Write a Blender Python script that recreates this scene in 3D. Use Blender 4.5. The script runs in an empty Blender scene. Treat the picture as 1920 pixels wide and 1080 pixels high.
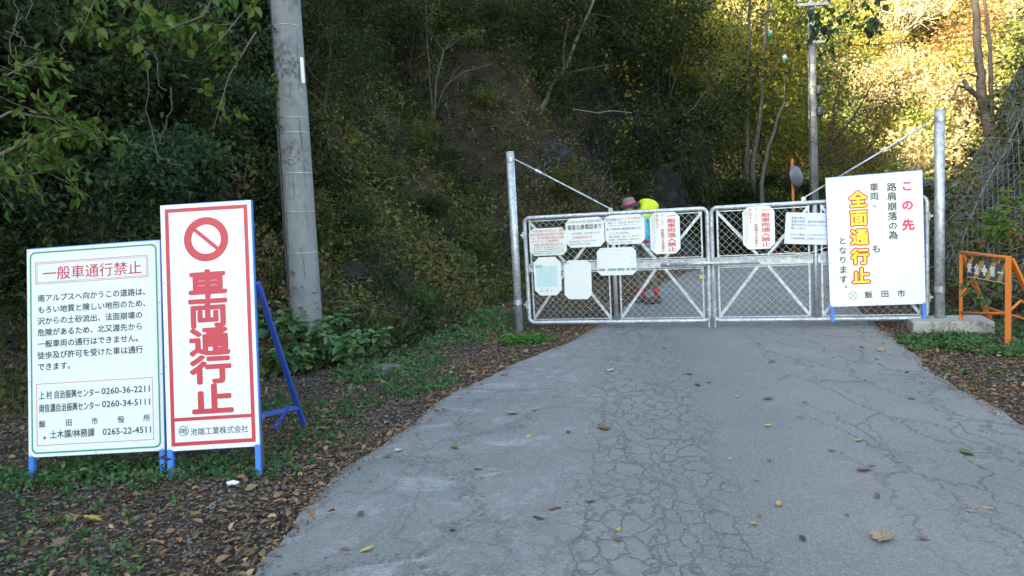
import bpy, bmesh, math, random
import numpy as np
from mathutils import Vector, Matrix, noise as mnoise
rng = np.random.default_rng(7)
random.seed(7)
S = bpy.context.scene
COL = S.collection
R_ = math.radians

# ------------------------------------------------------------------ camera
CAMH, PITCH, ROLL, FPX = 1.58, R_(5.2), R_(3.1), 1390.0
_f = np.array([0, math.cos(PITCH), -math.sin(PITCH)])
_u0 = np.array([0, math.sin(PITCH), math.cos(PITCH)])
_r0 = np.array([1.0, 0, 0])
_r = math.cos(ROLL) * _r0 - math.sin(ROLL) * _u0
_u = math.sin(ROLL) * _r0 + math.cos(ROLL) * _u0
CC = np.array([0, 0, CAMH])
cd = bpy.data.cameras.new('camera')
cam = bpy.data.objects.new('camera', cd)
COL.objects.link(cam)
cam.matrix_world = Matrix(((_r[0], _u[0], -_f[0], 0), (_r[1], _u[1], -_f[1], 0), (_r[2], _u[2], -_f[2], CAMH), (0, 0, 0, 1)))
cd.sensor_width = 36
cd.lens = FPX / 1920 * 36
cd.clip_end = 1500
S.camera = cam

# ------------------------------------------------------------------ light
SUN_DIR = Vector((-0.86, -0.51, 0)).normalized() * math.cos(R_(24))
SUN_DIR.z = math.sin(R_(24))
W = bpy.data.worlds.new('World')
S.world = W
W.use_nodes = True
wn = W.node_tree
sky = wn.nodes.new('ShaderNodeTexSky')
sky.sky_type = 'NISHITA'
sky.sun_disc = False
sky.sun_elevation = R_(24)
sky.sun_rotation = math.atan2(SUN_DIR.x, SUN_DIR.y) % (2 * math.pi)
sky.altitude = 900
sky.dust_density = 2.5
bg = wn.nodes['Background']
bg.inputs[1].default_value = 0.15
wn.links.new(sky.outputs[0], bg.inputs[0])
sl = bpy.data.lights.new('sun', 'SUN')
sl.energy = 3.2
sl.angle = R_(0.5)
sl.color = (1.0, 0.93, 0.82)
so = bpy.data.objects.new('sun', sl)
so.rotation_euler = (-SUN_DIR).to_track_quat('-Z', 'Y').to_euler()
so.location = (-10, -10, 30)
COL.objects.link(so)
vs = S.view_settings
vs.view_transform = 'Standard'
vs.look = 'None'
vs.gamma = 1
vs.use_curve_mapping = False
vs.exposure = 3.0
vs.use_white_balance = True
vs.white_balance_temperature = 8000
vs.white_balance_tint = 3
S.cycles.max_bounces = 6
S.cycles.diffuse_bounces = 3
S.cycles.transparent_max_bounces = 4
S.cycles.transmission_bounces = 3

# ------------------------------------------------------------------ helpers
def ray(px, py):
    return _f + (px - 960) / FPX * _r - (py - 540) / FPX * _u
def P(px, py, d):
    return CC + d * ray(px, py)
def G(px, py, z=0.0):
    d = ray(px, py)
    return CC + d * (z - CAMH) / d[2]
def vnoise(x, y, seed=0):
    x = np.asarray(x, float); y = np.asarray(y, float)
    xi = np.floor(x).astype(np.int64); yi = np.floor(y).astype(np.int64)
    xf = x - xi; yf = y - yi
    xf = xf * xf * (3 - 2 * xf); yf = yf * yf * (3 - 2 * yf)
    def hsh(a, b):
        n = (a * 374761393 + b * 668265263 + seed * 974711) & 0xffffffff
        n = ((n ^ (n >> 13)) * 1274126177) & 0xffffffff
        return ((n ^ (n >> 16)) & 0xffff) / 65535.0
    a = hsh(xi, yi); b = hsh(xi + 1, yi); c = hsh(xi, yi + 1); d = hsh(xi + 1, yi + 1)
    return (a + (b - a) * xf + (c - a) * yf + (a - b - c + d) * xf * yf) * 2 - 1
def fbm(x, y, o=4, seed=0):
    s = 0; a = 1; t = 0
    for k in range(o):
        s = s + a * vnoise(np.asarray(x) * 2 ** k, np.asarray(y) * 2 ** k, seed + k); t += a; a *= .5
    return s / t
def sst(a, b, x):
    t = np.clip((np.asarray(x, float) - a) / (b - a), 0, 1)
    return t * t * (3 - 2 * t)
def tag(o, label=None, cat=None, group=None, kind=None):
    if label: o['label'] = label
    if cat: o['category'] = cat
    if group: o['group'] = group
    if kind: o['kind'] = kind
    return o
def empty(name, loc=(0, 0, 0), mtx=None):
    o = bpy.data.objects.new(name, None)
    o.empty_display_size = .1
    COL.objects.link(o)
    if mtx is not None: o.matrix_world = mtx
    else: o.location = loc
    return o
def link(name, me, m=None, parent=None):
    if m is not None and len(me.materials) == 0: me.materials.append(m)
    o = bpy.data.objects.new(name, me)
    COL.objects.link(o)
    if parent is not None: o.parent = parent
    return o
def np_mesh(name, V, F, rnd=None, smooth=False):
    """V (n,3), F (m,k) constant k"""
    V = np.asarray(V, np.float32); F = np.asarray(F, np.int32)
    me = bpy.data.meshes.new(name)
    me.vertices.add(len(V)); me.vertices.foreach_set('co', V.ravel())
    k = F.shape[1]
    me.loops.add(F.size); me.loops.foreach_set('vertex_index', F.ravel())
    me.polygons.add(len(F)); me.polygons.foreach_set('loop_start', np.arange(len(F), dtype=np.int32) * k)
    me.polygons.foreach_set('use_smooth', np.full(len(F), smooth))
    me.update(calc_edges=True)
    if rnd is not None:
        at = me.attributes.new('rnd', 'FLOAT', 'FACE')
        at.data.foreach_set('value', np.asarray(rnd, np.float32))
    return me
class MB:
    def __init__(s): s.v = []; s.f = []
    def box(s, c, d, M=None):
        i = len(s.v)
        for x in (-.5, .5):
            for y in (-.5, .5):
                for z in (-.5, .5):
                    p = Vector((x * d[0], y * d[1], z * d[2]))
                    if M is not None: p = M @ p
                    s.v.append(tuple(p + Vector(c)))
        for q in ((0, 1, 3, 2), (4, 6, 7, 5), (0, 4, 5, 1), (2, 3, 7, 6), (0, 2, 6, 4), (1, 5, 7, 3)):
            s.f.append(tuple(i + k for k in q))
        return s
    def bar(s, a, b, w, h, up=(0, 0, 1)):
        a = Vector(a); b = Vector(b); d = (b - a); L = d.length; d.normalize()
        up = Vector(up); x = d.cross(up)
        if x.length < 1e-4: x = d.orthogonal()
        x.normalize(); z = x.cross(d)
        M = Matrix((x, d, z)).transposed()
        return s.box((a + b) / 2, (w, L, h), M)
    def tube(s, pts, rad, n=8, cap=True):
        pts = [Vector(p) for p in pts]
        if not hasattr(rad, '__len__'): rad = [rad] * len(pts)
        i0 = len(s.v); ref = None
        for k, p in enumerate(pts):
            t = (pts[min(k + 1, len(pts) - 1)] - pts[max(k - 1, 0)])
            if t.length < 1e-9: t = Vector((0, 0, 1))
            t.normalize()
            if ref is None: ref = t.orthogonal().normalized()
            ref = (ref - t * ref.dot(t))
            if ref.length < 1e-6: ref = t.orthogonal()
            ref.normalize(); b = t.cross(ref)
            for j in range(n):
                a = 2 * math.pi * j / n
                s.v.append(tuple(p + (ref * math.cos(a) + b * math.sin(a)) * rad[k]))
        for k in range(len(pts) - 1):
            for j in range(n):
                a = i0 + k * n + j; b_ = i0 + k * n + (j + 1) % n
                s.f.append((a, b_, b_ + n, a + n))
        if cap:
            s.f.append(tuple(i0 + j for j in range(n))[::-1])
            s.f.append(tuple(i0 + (len(pts) - 1) * n + j for j in range(n)))
        return s
    def poly(s, pts, z0, z1):
        i = len(s.v); n = len(pts)
        for p in pts: s.v.append((p[0], p[1], z0))
        for p in pts: s.v.append((p[0], p[1], z1))
        s.f.append(tuple(range(i, i + n))[::-1]); s.f.append(tuple(range(i + n, i + 2 * n)))
        for k in range(n):
            s.f.append((i + k, i + (k + 1) % n, i + n + (k + 1) % n, i + n + k))
        return s
    def ring(s, c, r0, r1, z, n=40, sy=1.0):
        i = len(s.v)
        for k in range(n):
            a = 2 * math.pi * k / n
            s.v.append((c[0] + r0 * math.cos(a), c[1] + sy * r0 * math.sin(a), z))
            s.v.append((c[0] + r1 * math.cos(a), c[1] + sy * r1 * math.sin(a), z))
        for k in range(n):
            a = i + 2 * k; b = i + 2 * ((k + 1) % n)
            s.f.append((a, a + 1, b + 1, b))
        return s
    def rect(s, x0, y0, x1, y1, z):
        i = len(s.v); s.v += [(x0, y0, z), (x1, y0, z), (x1, y1, z), (x0, y1, z)]; s.f.append((i, i + 1, i + 2, i + 3)); return s
    def frame(s, x0, y0, x1, y1, w, z):
        s.rect(x0, y0, x1, y0 + w, z); s.rect(x0, y1 - w, x1, y1, z)
        s.rect(x0, y0 + w, x0 + w, y1 - w, z); s.rect(x1 - w, y0 + w, x1, y1 - w, z); return s
    def mesh(s, name, smooth=False):
        me = bpy.data.meshes.new(name); me.from_pydata(s.v, [], s.f); me.update()
        if smooth: me.polygons.foreach_set('use_smooth', [True] * len(me.polygons))
        return me
    def build(s, name, m, parent=None, smooth=False, bevel=0):
        me = s.mesh(name, smooth)
        o = link(name, me, m, parent)
        if name.endswith('lettering') or name.endswith('print') or name in ('picture_strip', 'map_marks', 'black_stripes', 'tie'): o['kind'] = 'stuff'
        if bevel:
            b = o.modifiers.new('b', 'BEVEL'); b.width = bevel; b.segments = 2; b.limit_method = 'ANGLE'
        return o

# ------------------------------------------------------------------ materials
class NT:
    def __init__(s, name):
        s.m = bpy.data.materials.new(name); s.m.use_nodes = True
        s.t = s.m.node_tree; s.p = s.t.nodes['Principled BSDF']; s.out = s.t.nodes['Material Output']
    def n(s, typ, **kw):
        o = s.t.nodes.new('ShaderNode' + typ)
        for k, v in kw.items():
            if k.startswith('i_'):
                key = k[2:]
                key = int(key) if key.isdigit() else key
                s.set(o.inputs[key], v)
            else: setattr(o, k, v)
        return o
    def set(s, inp, v):
        if isinstance(v, bpy.types.NodeSocket): s.t.links.new(v, inp)
        elif isinstance(v, (tuple, list)) and len(v) == 3 and inp.type == 'RGBA': inp.default_value = (*v, 1)
        else: inp.default_value = v
    def coord(s, scale=(1, 1, 1), kind='Object'):
        c = s.n('TexCoord'); mp = s.n('Mapping'); s.set(mp.inputs[0], c.outputs[kind]); mp.inputs['Scale'].default_value = scale
        return mp.outputs[0]
    def noise(s, vec, sc, det=4, rough=.5, dist=0):
        o = s.n('TexNoise', i_Vector=vec, i_Scale=sc, i_Detail=det, i_Roughness=rough, i_Distortion=dist); return o.outputs[0]
    def ramp(s, fac, stops, interp='LINEAR'):
        o = s.n('ValToRGB'); s.set(o.inputs[0], fac); o.color_ramp.interpolation = interp
        cr = o.color_ramp
        while len(cr.elements) < len(stops): cr.elements.new(.5)
        for e, (p, c) in zip(cr.elements, stops):
            e.position = p
            e.color = (*c, 1) if hasattr(c, '__len__') else (c, c, c, 1)
        return o.outputs[0]
    def mix(s, fac, a, b, mode='MIX'):
        o = s.n('Mix', data_type='RGBA', blend_type=mode)
        s.set(o.inputs[0], fac); s.set(o.inputs[6], a); s.set(o.inputs[7], b); return o.outputs[2]
    def math(s, op, a, b=0.0, c=0.0):
        o = s.n('Math', operation=op); s.set(o.inputs[0], a); s.set(o.inputs[1], b); s.set(o.inputs[2], c); return o.outputs[0]
    def bump(s, h, strength=.3, dist=.01, prev=None):
        o = s.n('Bump', i_Height=h, i_Strength=strength, i_Distance=dist)
        if prev is not None: s.set(o.inputs['Normal'], prev)
        return o.outputs[0]
    def fin(s, color=None, rough=None, metal=None, normal=None, spec=None):
        if color is not None: s.set(s.p.inputs['Base Color'], color)
        if rough is not None: s.set(s.p.inputs['Roughness'], rough)
        if metal is not None: s.set(s.p.inputs['Metallic'], metal)
        if normal is not None: s.set(s.p.inputs['Normal'], normal)
        if spec is not None: s.set(s.p.inputs['Specular IOR Level'], spec)
        return s.m
def c3(k, f=1.0): return tuple(x * f for x in k)
def simple(name, col, rough=.5, metal=0, var=.12, vs_=8, bump=0, bs=60, spec=.5):
    t = NT(name); v = t.coord()
    n = t.noise(v, vs_, 5, .6)
    c = t.mix(n, c3(col, 1 - var), tuple(min(1, x * (1 + var)) for x in col))
    nm = t.bump(t.noise(v, bs, 4), bump, .005) if bump else None
    return t.fin(c, rough, metal, nm, spec)
def leafmat(name, stops, trans=.35, rough=.5, spec=.3, objvar=None):
    t = NT(name)
    a = t.n('Attribute', attribute_name='rnd').outputs['Fac']
    if objvar:
        oi = t.n('ObjectInfo').outputs['Random']
        a = t.math('ADD', t.math('MULTIPLY', a, 1 - objvar), t.math('MULTIPLY', oi, objvar))
    c = t.ramp(a, stops)
    t.fin(c, rough, spec=spec)
    tr = t.n('BsdfTranslucent'); t.set(tr.inputs[0], t.mix(.5, c, t.mix(1.0, c, (1.0, .95, .4), 'MULTIPLY')))
    mx = t.n('MixShader'); t.set(mx.inputs[0], trans); t.set(mx.inputs[1], t.p.outputs[0]); t.set(mx.inputs[2], tr.outputs[0])
    t.t.links.new(mx.outputs[0], t.out.inputs[0])
    return t.m

M = {}
# asphalt
def asphalt():
    t = NT('asphalt'); v = t.coord()
    base = t.noise(v, .9, 5, .6)
    col = t.ramp(base, [(.3, (.150, .146, .138)), (.5, (.182, .177, .167)), (.72, (.220, .214, .200))])
    # tracks worn darker by wheels (bands along the road)
    sx = t.n('SeparateXYZ'); t.set(sx.inputs[0], v)
    X = sx.outputs[0]; Y = sx.outputs[1]
    lat = t.math('SUBTRACT', X, t.math('MULTIPLY', Y, .16))
    latw = t.math('ADD', lat, t.math('MULTIPLY_ADD', t.noise(v, .9, 4), .7, -.35))
    worn = t.ramp(t.math('MULTIPLY_ADD', latw, .25, .5), [(.50, 0.0), (.62, 1.0), (.74, 1.0), (.82, 0.0)])
    col = t.mix(t.math('MULTIPLY', worn, .35), col, (.122, .120, .116))
    # aggregate
    agg = t.n('TexVoronoi', i_Vector=v, i_Scale=150.0, i_Randomness=1.0)
    ag = t.n('SeparateColor'); t.set(ag.inputs[0], agg.outputs['Color'])
    lightp = t.ramp(ag.outputs[0], [(.80, 0.0), (.93, 1.0)])
    col = t.mix(t.math('MULTIPLY', lightp, .45), col, (.40, .39, .37))
    darkp = t.ramp(ag.outputs[1], [(.70, 0.0), (.95, 1.0)])
    col = t.mix(t.math('MULTIPLY', darkp, .45), col, (.07, .07, .072))
    f2 = t.noise(v, 45, 6, .7)
    col = t.mix(t.ramp(f2, [(.35, .0), (.7, .5)]), col, (.27, .265, .25))
    # warm dust
    dust = t.ramp(t.noise(v, .8, 5, .65, .4), [(.52, 0.0), (.75, 1.0)])
    col = t.mix(t.math('MULTIPLY', dust, .35), col, (.25, .225, .19))
    # pale rubbed patches beside the broken joints on the left half
    vv = t.coord((1.3, 2.0, 1)); pn = t.noise(vv, 1.5, 9, .72, .9)
    lm = t.ramp(t.math('MULTIPLY_ADD', lat, .25, .5), [(.28, 1.0), (.50, 0.0)])
    pale = t.math('MULTIPLY', t.math('MULTIPLY', t.ramp(pn, [(.53, 0.0), (.64, 1.0)]), lm), t.ramp(t.noise(v, 60, 4, .7), [(.36, .1), (.58, 1.0)]))
    col = t.mix(t.math('MULTIPLY', pale, .6), col, (.42, .42, .41))
    # cracks
    wv = t.n('TexNoise', i_Vector=v, i_Scale=2.6, i_Detail=5.0, i_Roughness=.6)
    wv2 = t.n('TexNoise', i_Vector=v, i_Scale=16.0, i_Detail=3.0)
    def wcoord(scale, rot, amt, amt2):
        o = t.n('VectorMath', operation='SCALE'); t.set(o.inputs[0], wv.outputs['Color']); o.inputs['Scale'].default_value = amt
        o2 = t.n('VectorMath', operation='SCALE'); t.set(o2.inputs[0], wv2.outputs['Color']); o2.inputs['Scale'].default_value = amt2
        a = t.n('VectorMath', operation='ADD'); t.set(a.inputs[0], v); t.set(a.inputs[1], o.outputs[0])
        a2 = t.n('VectorMath', operation='ADD'); t.set(a2.inputs[0], a.outputs[0]); t.set(a2.inputs[1], o2.outputs[0])
        mp = t.n('Mapping'); t.set(mp.inputs[0], a2.outputs[0]); mp.inputs['Rotation'].default_value = (0, 0, rot); mp.inputs['Scale'].default_value = scale
        return mp.outputs[0]
    def cr(vec, sc, w):
        o = t.n('TexVoronoi', feature='DISTANCE_TO_EDGE', i_Vector=vec, i_Scale=sc)
        return t.ramp(o.outputs['Distance'], [(0.0, 1.0), (w, 0.0)])
    fine = cr(wcoord((1.0, .60, 1), .16, .22, .06), 8.5, .075)
    coarse = cr(wcoord((1.0, .28, 1), .16, .4, .07), 2.6, .026)
    coarse2 = cr(wcoord((1.0, .45, 1), .3, .6, .06), 1.0, .012)
    band = t.math('MULTIPLY_ADD', latw, .25, .5)
    mf = t.ramp(band, [(.38, 0.0), (.43, 1.0), (.61, 1.0), (.66, 0.0)])
    mf = t.math('MULTIPLY', mf, t.ramp(t.noise(v, .9, 2), [(.32, .45), (.5, 1.0)]))
    mc = t.ramp(band, [(.38, .35), (.50, .9), (.66, .0), (.80, .0), (.87, .9)])
    crk = t.math('MAXIMUM', t.math('MULTIPLY', fine, t.math('MULTIPLY', mf, 1.0)), t.math('MULTIPLY', coarse, mc))
    crk = t.math('MAXIMUM', crk, t.math('MULTIPLY', coarse2, t.ramp(band, [(.3, .6), (.6, .3), (.66, .0), (.8, .0), (.88, .5)])))
    # crumbled joints left
    jn = t.n('TexVoronoi', feature='DISTANCE_TO_EDGE', i_Vector=wcoord((1, .8, 1), .5, .7, .10), i_Scale=.75)
    jm = t.math('MULTIPLY', t.ramp(jn.outputs['Distance'], [(0.0, 1.0), (.05, 0.0)]), lm)
    crumb = t.math('MULTIPLY', jm, t.ramp(t.noise(v, 38, 4, .7), [(.48, 0.0), (.56, 1.0)]))
    crk = t.math('MAXIMUM', crk, t.math('MULTIPLY', crumb, .9))
    brk = t.ramp(t.noise(v, 22, 5, .7), [(.3, .45), (.6, 1.0)])
    crk = t.math('MULTIPLY', crk, brk)
    col = t.mix(t.math('MULTIPLY', crk, .72), col, (.055, .055, .057))
    h = t.math('SUBTRACT', t.math('ADD', t.math('MULTIPLY', agg.outputs['Distance'], -.5), t.math('MULTIPLY', f2, 1.0)), t.math('MULTIPLY', crk, 2.2))
    n = t.bump(h, .55, .006)
    n = t.bump(t.noise(v, 3, 4), .25, .03, n)
    return t.fin(col, t.ramp(f2, [(.2, .95), (.8, .78)]), 0, n, .25)
M['asphalt'] = asphalt()
def soil():
    t = NT('soil'); v = t.coord()
    n1 = t.noise(v, 1.3, 6, .65); n2 = t.noise(v, 14, 6, .7)
    vo = t.n('TexVoronoi', i_Vector=v, i_Scale=38.0); sc = t.n('SeparateColor'); t.set(sc.inputs[0], vo.outputs['Color'])
    col = t.ramp(n1, [(.3, (.018, .013, .009)), (.5, (.038, .028, .020)), (.7, (.06, .043, .03))])
    col = t.mix(t.ramp(sc.outputs[0], [(.5, 0.0), (.9, .8)]), col, (.13, .085, .055))
    col = t.mix(t.ramp(sc.outputs[1], [(.72, 0.0), (.9, .7)]), col, (.13, .125, .12))
    col = t.mix(t.ramp(n2, [(.5, 0.0), (.72, .7)]), col, (.022, .026, .012))
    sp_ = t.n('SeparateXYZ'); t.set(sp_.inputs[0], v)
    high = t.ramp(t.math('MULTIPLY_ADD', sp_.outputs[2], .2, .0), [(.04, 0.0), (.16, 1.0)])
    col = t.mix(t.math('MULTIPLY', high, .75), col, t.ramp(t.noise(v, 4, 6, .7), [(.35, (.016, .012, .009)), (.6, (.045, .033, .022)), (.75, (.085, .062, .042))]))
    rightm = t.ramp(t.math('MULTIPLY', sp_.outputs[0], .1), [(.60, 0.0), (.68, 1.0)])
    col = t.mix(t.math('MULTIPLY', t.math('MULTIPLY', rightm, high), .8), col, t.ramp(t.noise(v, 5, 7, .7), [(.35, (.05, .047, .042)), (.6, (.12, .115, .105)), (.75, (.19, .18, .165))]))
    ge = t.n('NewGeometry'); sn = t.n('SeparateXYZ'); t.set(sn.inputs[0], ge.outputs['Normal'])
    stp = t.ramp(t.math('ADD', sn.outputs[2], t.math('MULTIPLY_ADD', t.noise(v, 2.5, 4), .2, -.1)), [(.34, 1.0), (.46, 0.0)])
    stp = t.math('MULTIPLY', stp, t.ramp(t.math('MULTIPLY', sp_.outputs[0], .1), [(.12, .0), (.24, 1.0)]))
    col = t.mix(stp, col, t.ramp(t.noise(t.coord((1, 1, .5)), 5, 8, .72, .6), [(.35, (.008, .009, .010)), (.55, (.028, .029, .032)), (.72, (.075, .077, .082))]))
    nm = t.bump(t.math('ADD', n2, t.math('MULTIPLY', vo.outputs['Distance'], .8)), .9, .03)
    nm = t.bump(t.math('MULTIPLY', t.noise(t.coord((1, 1, .5)), 5, 8, .72, .6), stp), 1.0, .18, nm)
    return t.fin(col, .95, 0, nm, .15)
M['soil'] = soil()
def rockm(name, a, b, c):
    t = NT(name); v = t.coord((1, 1, 1.6))
    n1 = t.noise(v, 3, 8, .68, .4); n2 = t.noise(v, 26, 5, .7)
    col = t.ramp(n1, [(.3, a), (.52, b), (.75, c)])
    col = t.mix(t.ramp(n2, [(.55, 0.0), (.75, .4)]), col, c3(a, .6))
    return t.fin(col, .85, 0, t.bump(t.math('ADD', n1, t.math('MULTIPLY', n2, .35)), .8, .04), .3)
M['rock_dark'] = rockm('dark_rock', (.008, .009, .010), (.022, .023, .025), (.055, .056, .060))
M['rock_grey'] = rockm('grey_rock', (.07, .065, .06), (.13, .12, .11), (.20, .19, .18))
M['rock_pale'] = rockm('pale_rock', (.28, .27, .26), (.38, .37, .36), (.48, .47, .46))
def barkm(name, a, b, sc=(6, 6, 1.2)):
    t = NT(name); v = t.coord(sc)
    n1 = t.noise(v, 5, 7, .7); n2 = t.noise(t.coord(), 7, 4)
    col = t.ramp(n1, [(.3, a), (.7, b)])
    col = t.mix(t.ramp(n2, [(.5, 0.0), (.75, .5)]), col, c3(a, .6))
    return t.fin(col, .9, 0, t.bump(n1, .7, .02), .2)
M['bark'] = barkm('bark', (.045, .036, .028), (.11, .09, .07))
M['bark_pale'] = barkm('pale_bark', (.06, .05, .04), (.15, .135, .11), (3, 3, 4))
M['bark_birch'] = barkm('dead_bark', (.09, .065, .045), (.24, .21, .18), (2, 2, 9))
M['twig'] = simple('twig', (.14, .11, .085), .9, 0, .5, 3)
M['stem'] = simple('dry_stem', (.24, .19, .14), .9, 0, .4, 3)
M['straw'] = leafmat('straw', [(0, (.13, .10, .06)), (.5, (.26, .21, .14)), (1, (.34, .29, .20))], .15)
M['dry'] = leafmat('dry_grass', [(0, (.16, .12, .06)), (.5, (.28, .22, .12)), (1, (.20, .19, .08))], .25)
def concrete(name, a, b, stain):
    t = NT(name); v = t.coord()
    n = t.noise(v, 3, 6, .65)
    col = t.ramp(n, [(.3, a), (.7, b)])
    vs2 = t.coord((9, 9, .7)); st = t.noise(vs2, 1.3, 6, .75, .3)
    col = t.mix(t.ramp(st, [(.56, 0.0), (.64, .8)]), col, stain)
    bl = t.math('MULTIPLY', t.ramp(t.noise(v, 1.1, 3), [(.5, 0.0), (.6, 1.0)]), t.ramp(t.noise(v, 16, 6, .75), [(.46, 0.0), (.56, .85)]))
    col = t.mix(bl, col, c3(stain, .8))
    n3 = t.noise(v, 70, 5, .7)
    return t.fin(col, .88, 0, t.bump(n3, .25, .006), .25)
M['pole'] = concrete('pole_concrete', (.19, .195, .195), (.27, .275, .275), (.085, .088, .088))
M['block'] = concrete('block_concrete', (.33, .32, .30), (.44, .43, .40), (.20, .19, .16))
def galv():
    t = NT('galvanised_steel'); v = t.coord()
    vo = t.n('TexVoronoi', i_Vector=v, i_Scale=28.0); sc = t.n('SeparateColor'); t.set(sc.inputs[0], vo.outputs['Color'])
    n = t.noise(v, 6, 5, .6)
    col = t.ramp(t.math('ADD', t.math('MULTIPLY', sc.outputs[0], .4), t.math('MULTIPLY', n, .6)), [(.25, (.34, .36, .39)), (.55, (.50, .52, .55)), (.8, (.64, .66, .69))])
    drip = t.noise(t.coord((12, 12, 1)), 2, 4, .6)
    col = t.mix(t.ramp(drip, [(.6, 0.0), (.75, .35)]), col, (.30, .30, .30))
    return t.fin(col, t.ramp(n, [(.3, .38), (.7, .52)]), .5, t.bump(n, .08, .004))
M['galv'] = galv()
M['wire'] = simple('zinc_wire', (.42, .43, .44), .5, .35)
def paintw(name, col, rough=.35, dirt=.5, dc=(.45, .42, .36)):
    t = NT(name); v = t.coord()
    n = t.noise(v, 2.2, 6, .7, .5); n2 = t.noise(v, 30, 5, .75)
    c = t.mix(t.math('MULTIPLY', t.math('MULTIPLY', t.ramp(n, [(.45, 0.0), (.8, 1.0)]), t.ramp(n2, [(.4, .2), (.7, 1.0)])), dirt), col, dc)
    sp = t.ramp(t.noise(v, 90, 2), [(.76, 0.0), (.80, .5)])
    c = t.mix(sp, c, (.35, .30, .26))
    return t.fin(c, t.ramp(n, [(.3, rough), (.7, rough + .18)]), 0, t.bump(t.noise(v, 3, 3), .12, .01), .5)
M['white'] = paintw('white_board', (.80, .81, .82), .26, .55, (.52, .50, .45))
M['notice'] = paintw('notice_plastic', (.74, .74, .72), .32, .35)
M['notice_blue'] = paintw('laminated_sheet', (.62, .66, .76), .28, .3)
M['red'] = simple('red_print', (.58, .035, .055), .4, 0, .18, 12)
M['softred'] = simple('faded_red_print', (.60, .10, .09), .45, 0, .2, 12)
M['magenta'] = simple('crimson_print', (.70, .03, .09), .4, 0, .1)
M['black'] = simple('black_print', (.018, .02, .025), .4, 0, .2)
M['darkgrey'] = simple('grey_print', (.09, .09, .10), .5, 0, .2)
M['lightgrey'] = simple('pale_grey_print', (.50, .52, .55), .5, 0, .2)
M['green'] = simple('green_print', (.05, .30, .16), .4, 0, .15)
M['bluep'] = simple('blue_print', (.06, .12, .50), .45, 0, .15)
M['cyanp'] = simple('sky_blue_print', (.10, .35, .75), .45, 0, .15)
M['orangep'] = simple('orange_print', (.70, .22, .06), .45, 0, .15)
M['yellowp'] = simple('yellow_print', (.85, .80, .06), .4, 0, .06)
M['mapblue'] = simple('map_print', (.50, .66, .66), .4, 0, .12, 6)
M['photoprint'] = simple('photo_print', (.22, .33, .36), .4, 0, .6, 30)
M['blue'] = paintw('blue_paint', (.03, .20, .62), .42, .35, (.12, .14, .2))
M['blue_dark'] = paintw('dark_blue_paint', (.02, .07, .36), .42, .35, (.08, .08, .12))
M['orange'] = paintw('orange_paint', (.60, .17, .03), .45, .6, (.30, .13, .06))
M['brass'] = simple('brass', (.50, .40, .20), .38, .8)
M['steel'] = simple('bright_steel', (.6, .6, .62), .3, .9)
M['rust'] = simple('rusty_steel', (.14, .085, .055), .8, .3, .4, 20, .3)
M['blackrub'] = simple('black_rubber', (.02, .02, .022), .6)
M['ochre'] = simple('ochre_print', (.48, .29, .02), .45)
M['string'] = simple('white_string', (.62, .58, .45), .8, 0, .2)
M['mirror_back'] = simple('mirror_back', (.14, .15, .18), .6, .1, .2, 6)
M['mirror_face'] = simple('mirror_face', (.8, .8, .8), .05, 1.0, .02)
M['net'] = simple('net_wire', (.13, .19, .19), .6, .2, .2)
M['cable'] = simple('cable', (.03, .03, .035), .6)
M['paper'] = simple('paper_scrap', (.75, .75, .75), .7)

# leaves
M['lf_under'] = leafmat('undergrowth_leaf', [(0, (.016, .030, .010)), (.3, (.045, .066, .020)), (.52, (.095, .115, .032)), (.68, (.17, .165, .045)), (.80, (.15, .105, .055)), (.92, (.20, .13, .07)), (1, (.17, .07, .035))], .3, .65, .15)
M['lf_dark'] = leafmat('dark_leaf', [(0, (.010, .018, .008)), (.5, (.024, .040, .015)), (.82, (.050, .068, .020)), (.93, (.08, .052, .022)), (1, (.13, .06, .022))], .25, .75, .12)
M['lf_vine'] = leafmat('vine_leaf', [(0, (.02, .045, .022)), (.6, (.035, .075, .035)), (1, (.08, .11, .03))], .3, .6, .2)
M['lf_bright'] = leafmat('bright_leaf', [(0, (.035, .085, .012)), (.6, (.07, .14, .02)), (1, (.15, .18, .03))])
M['lf_weed'] = leafmat('weed_leaf', [(0, (.035, .10, .035)), (.6, (.075, .165, .055)), (.92, (.12, .21, .06)), (1, (.25, .20, .05))])
M['lf_bigweed'] = leafmat('big_weed_leaf', [(0, (.07, .17, .09)), (.7, (.14, .28, .13)), (1, (.22, .33, .10))], .3)
M['lf_clover'] = leafmat('clover_leaf', [(0, (.06, .19, .03)), (1, (.13, .32, .05))])
M['lf_litter'] = leafmat('litter_leaf', [(0, (.055, .038, .026)), (.3, (.14, .085, .052)), (.55, (.23, .140, .085)), (.8, (.34, .20, .11)), (.93, (.42, .32, .20)), (1, (.46, .36, .12))], .12, .75, .15)
M['lf_mid'] = leafmat('midtree_leaf', [(0, (.03, .05, .010)), (.35, (.10, .125, .016)), (.65, (.26, .24, .025)), (.9, (.42, .29, .04)), (1, (.38, .15, .03))], .5)
M['lf_twiggy'] = leafmat('rusty_leaf', [(0, (.05, .04, .015)), (.5, (.13, .09, .03)), (1, (.26, .12, .04))], .4)
M['lf_red'] = leafmat('red_leaf', [(0, (.12, .03, .02)), (.6, (.30, .06, .03)), (1, (.35, .15, .04))], .4)
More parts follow.
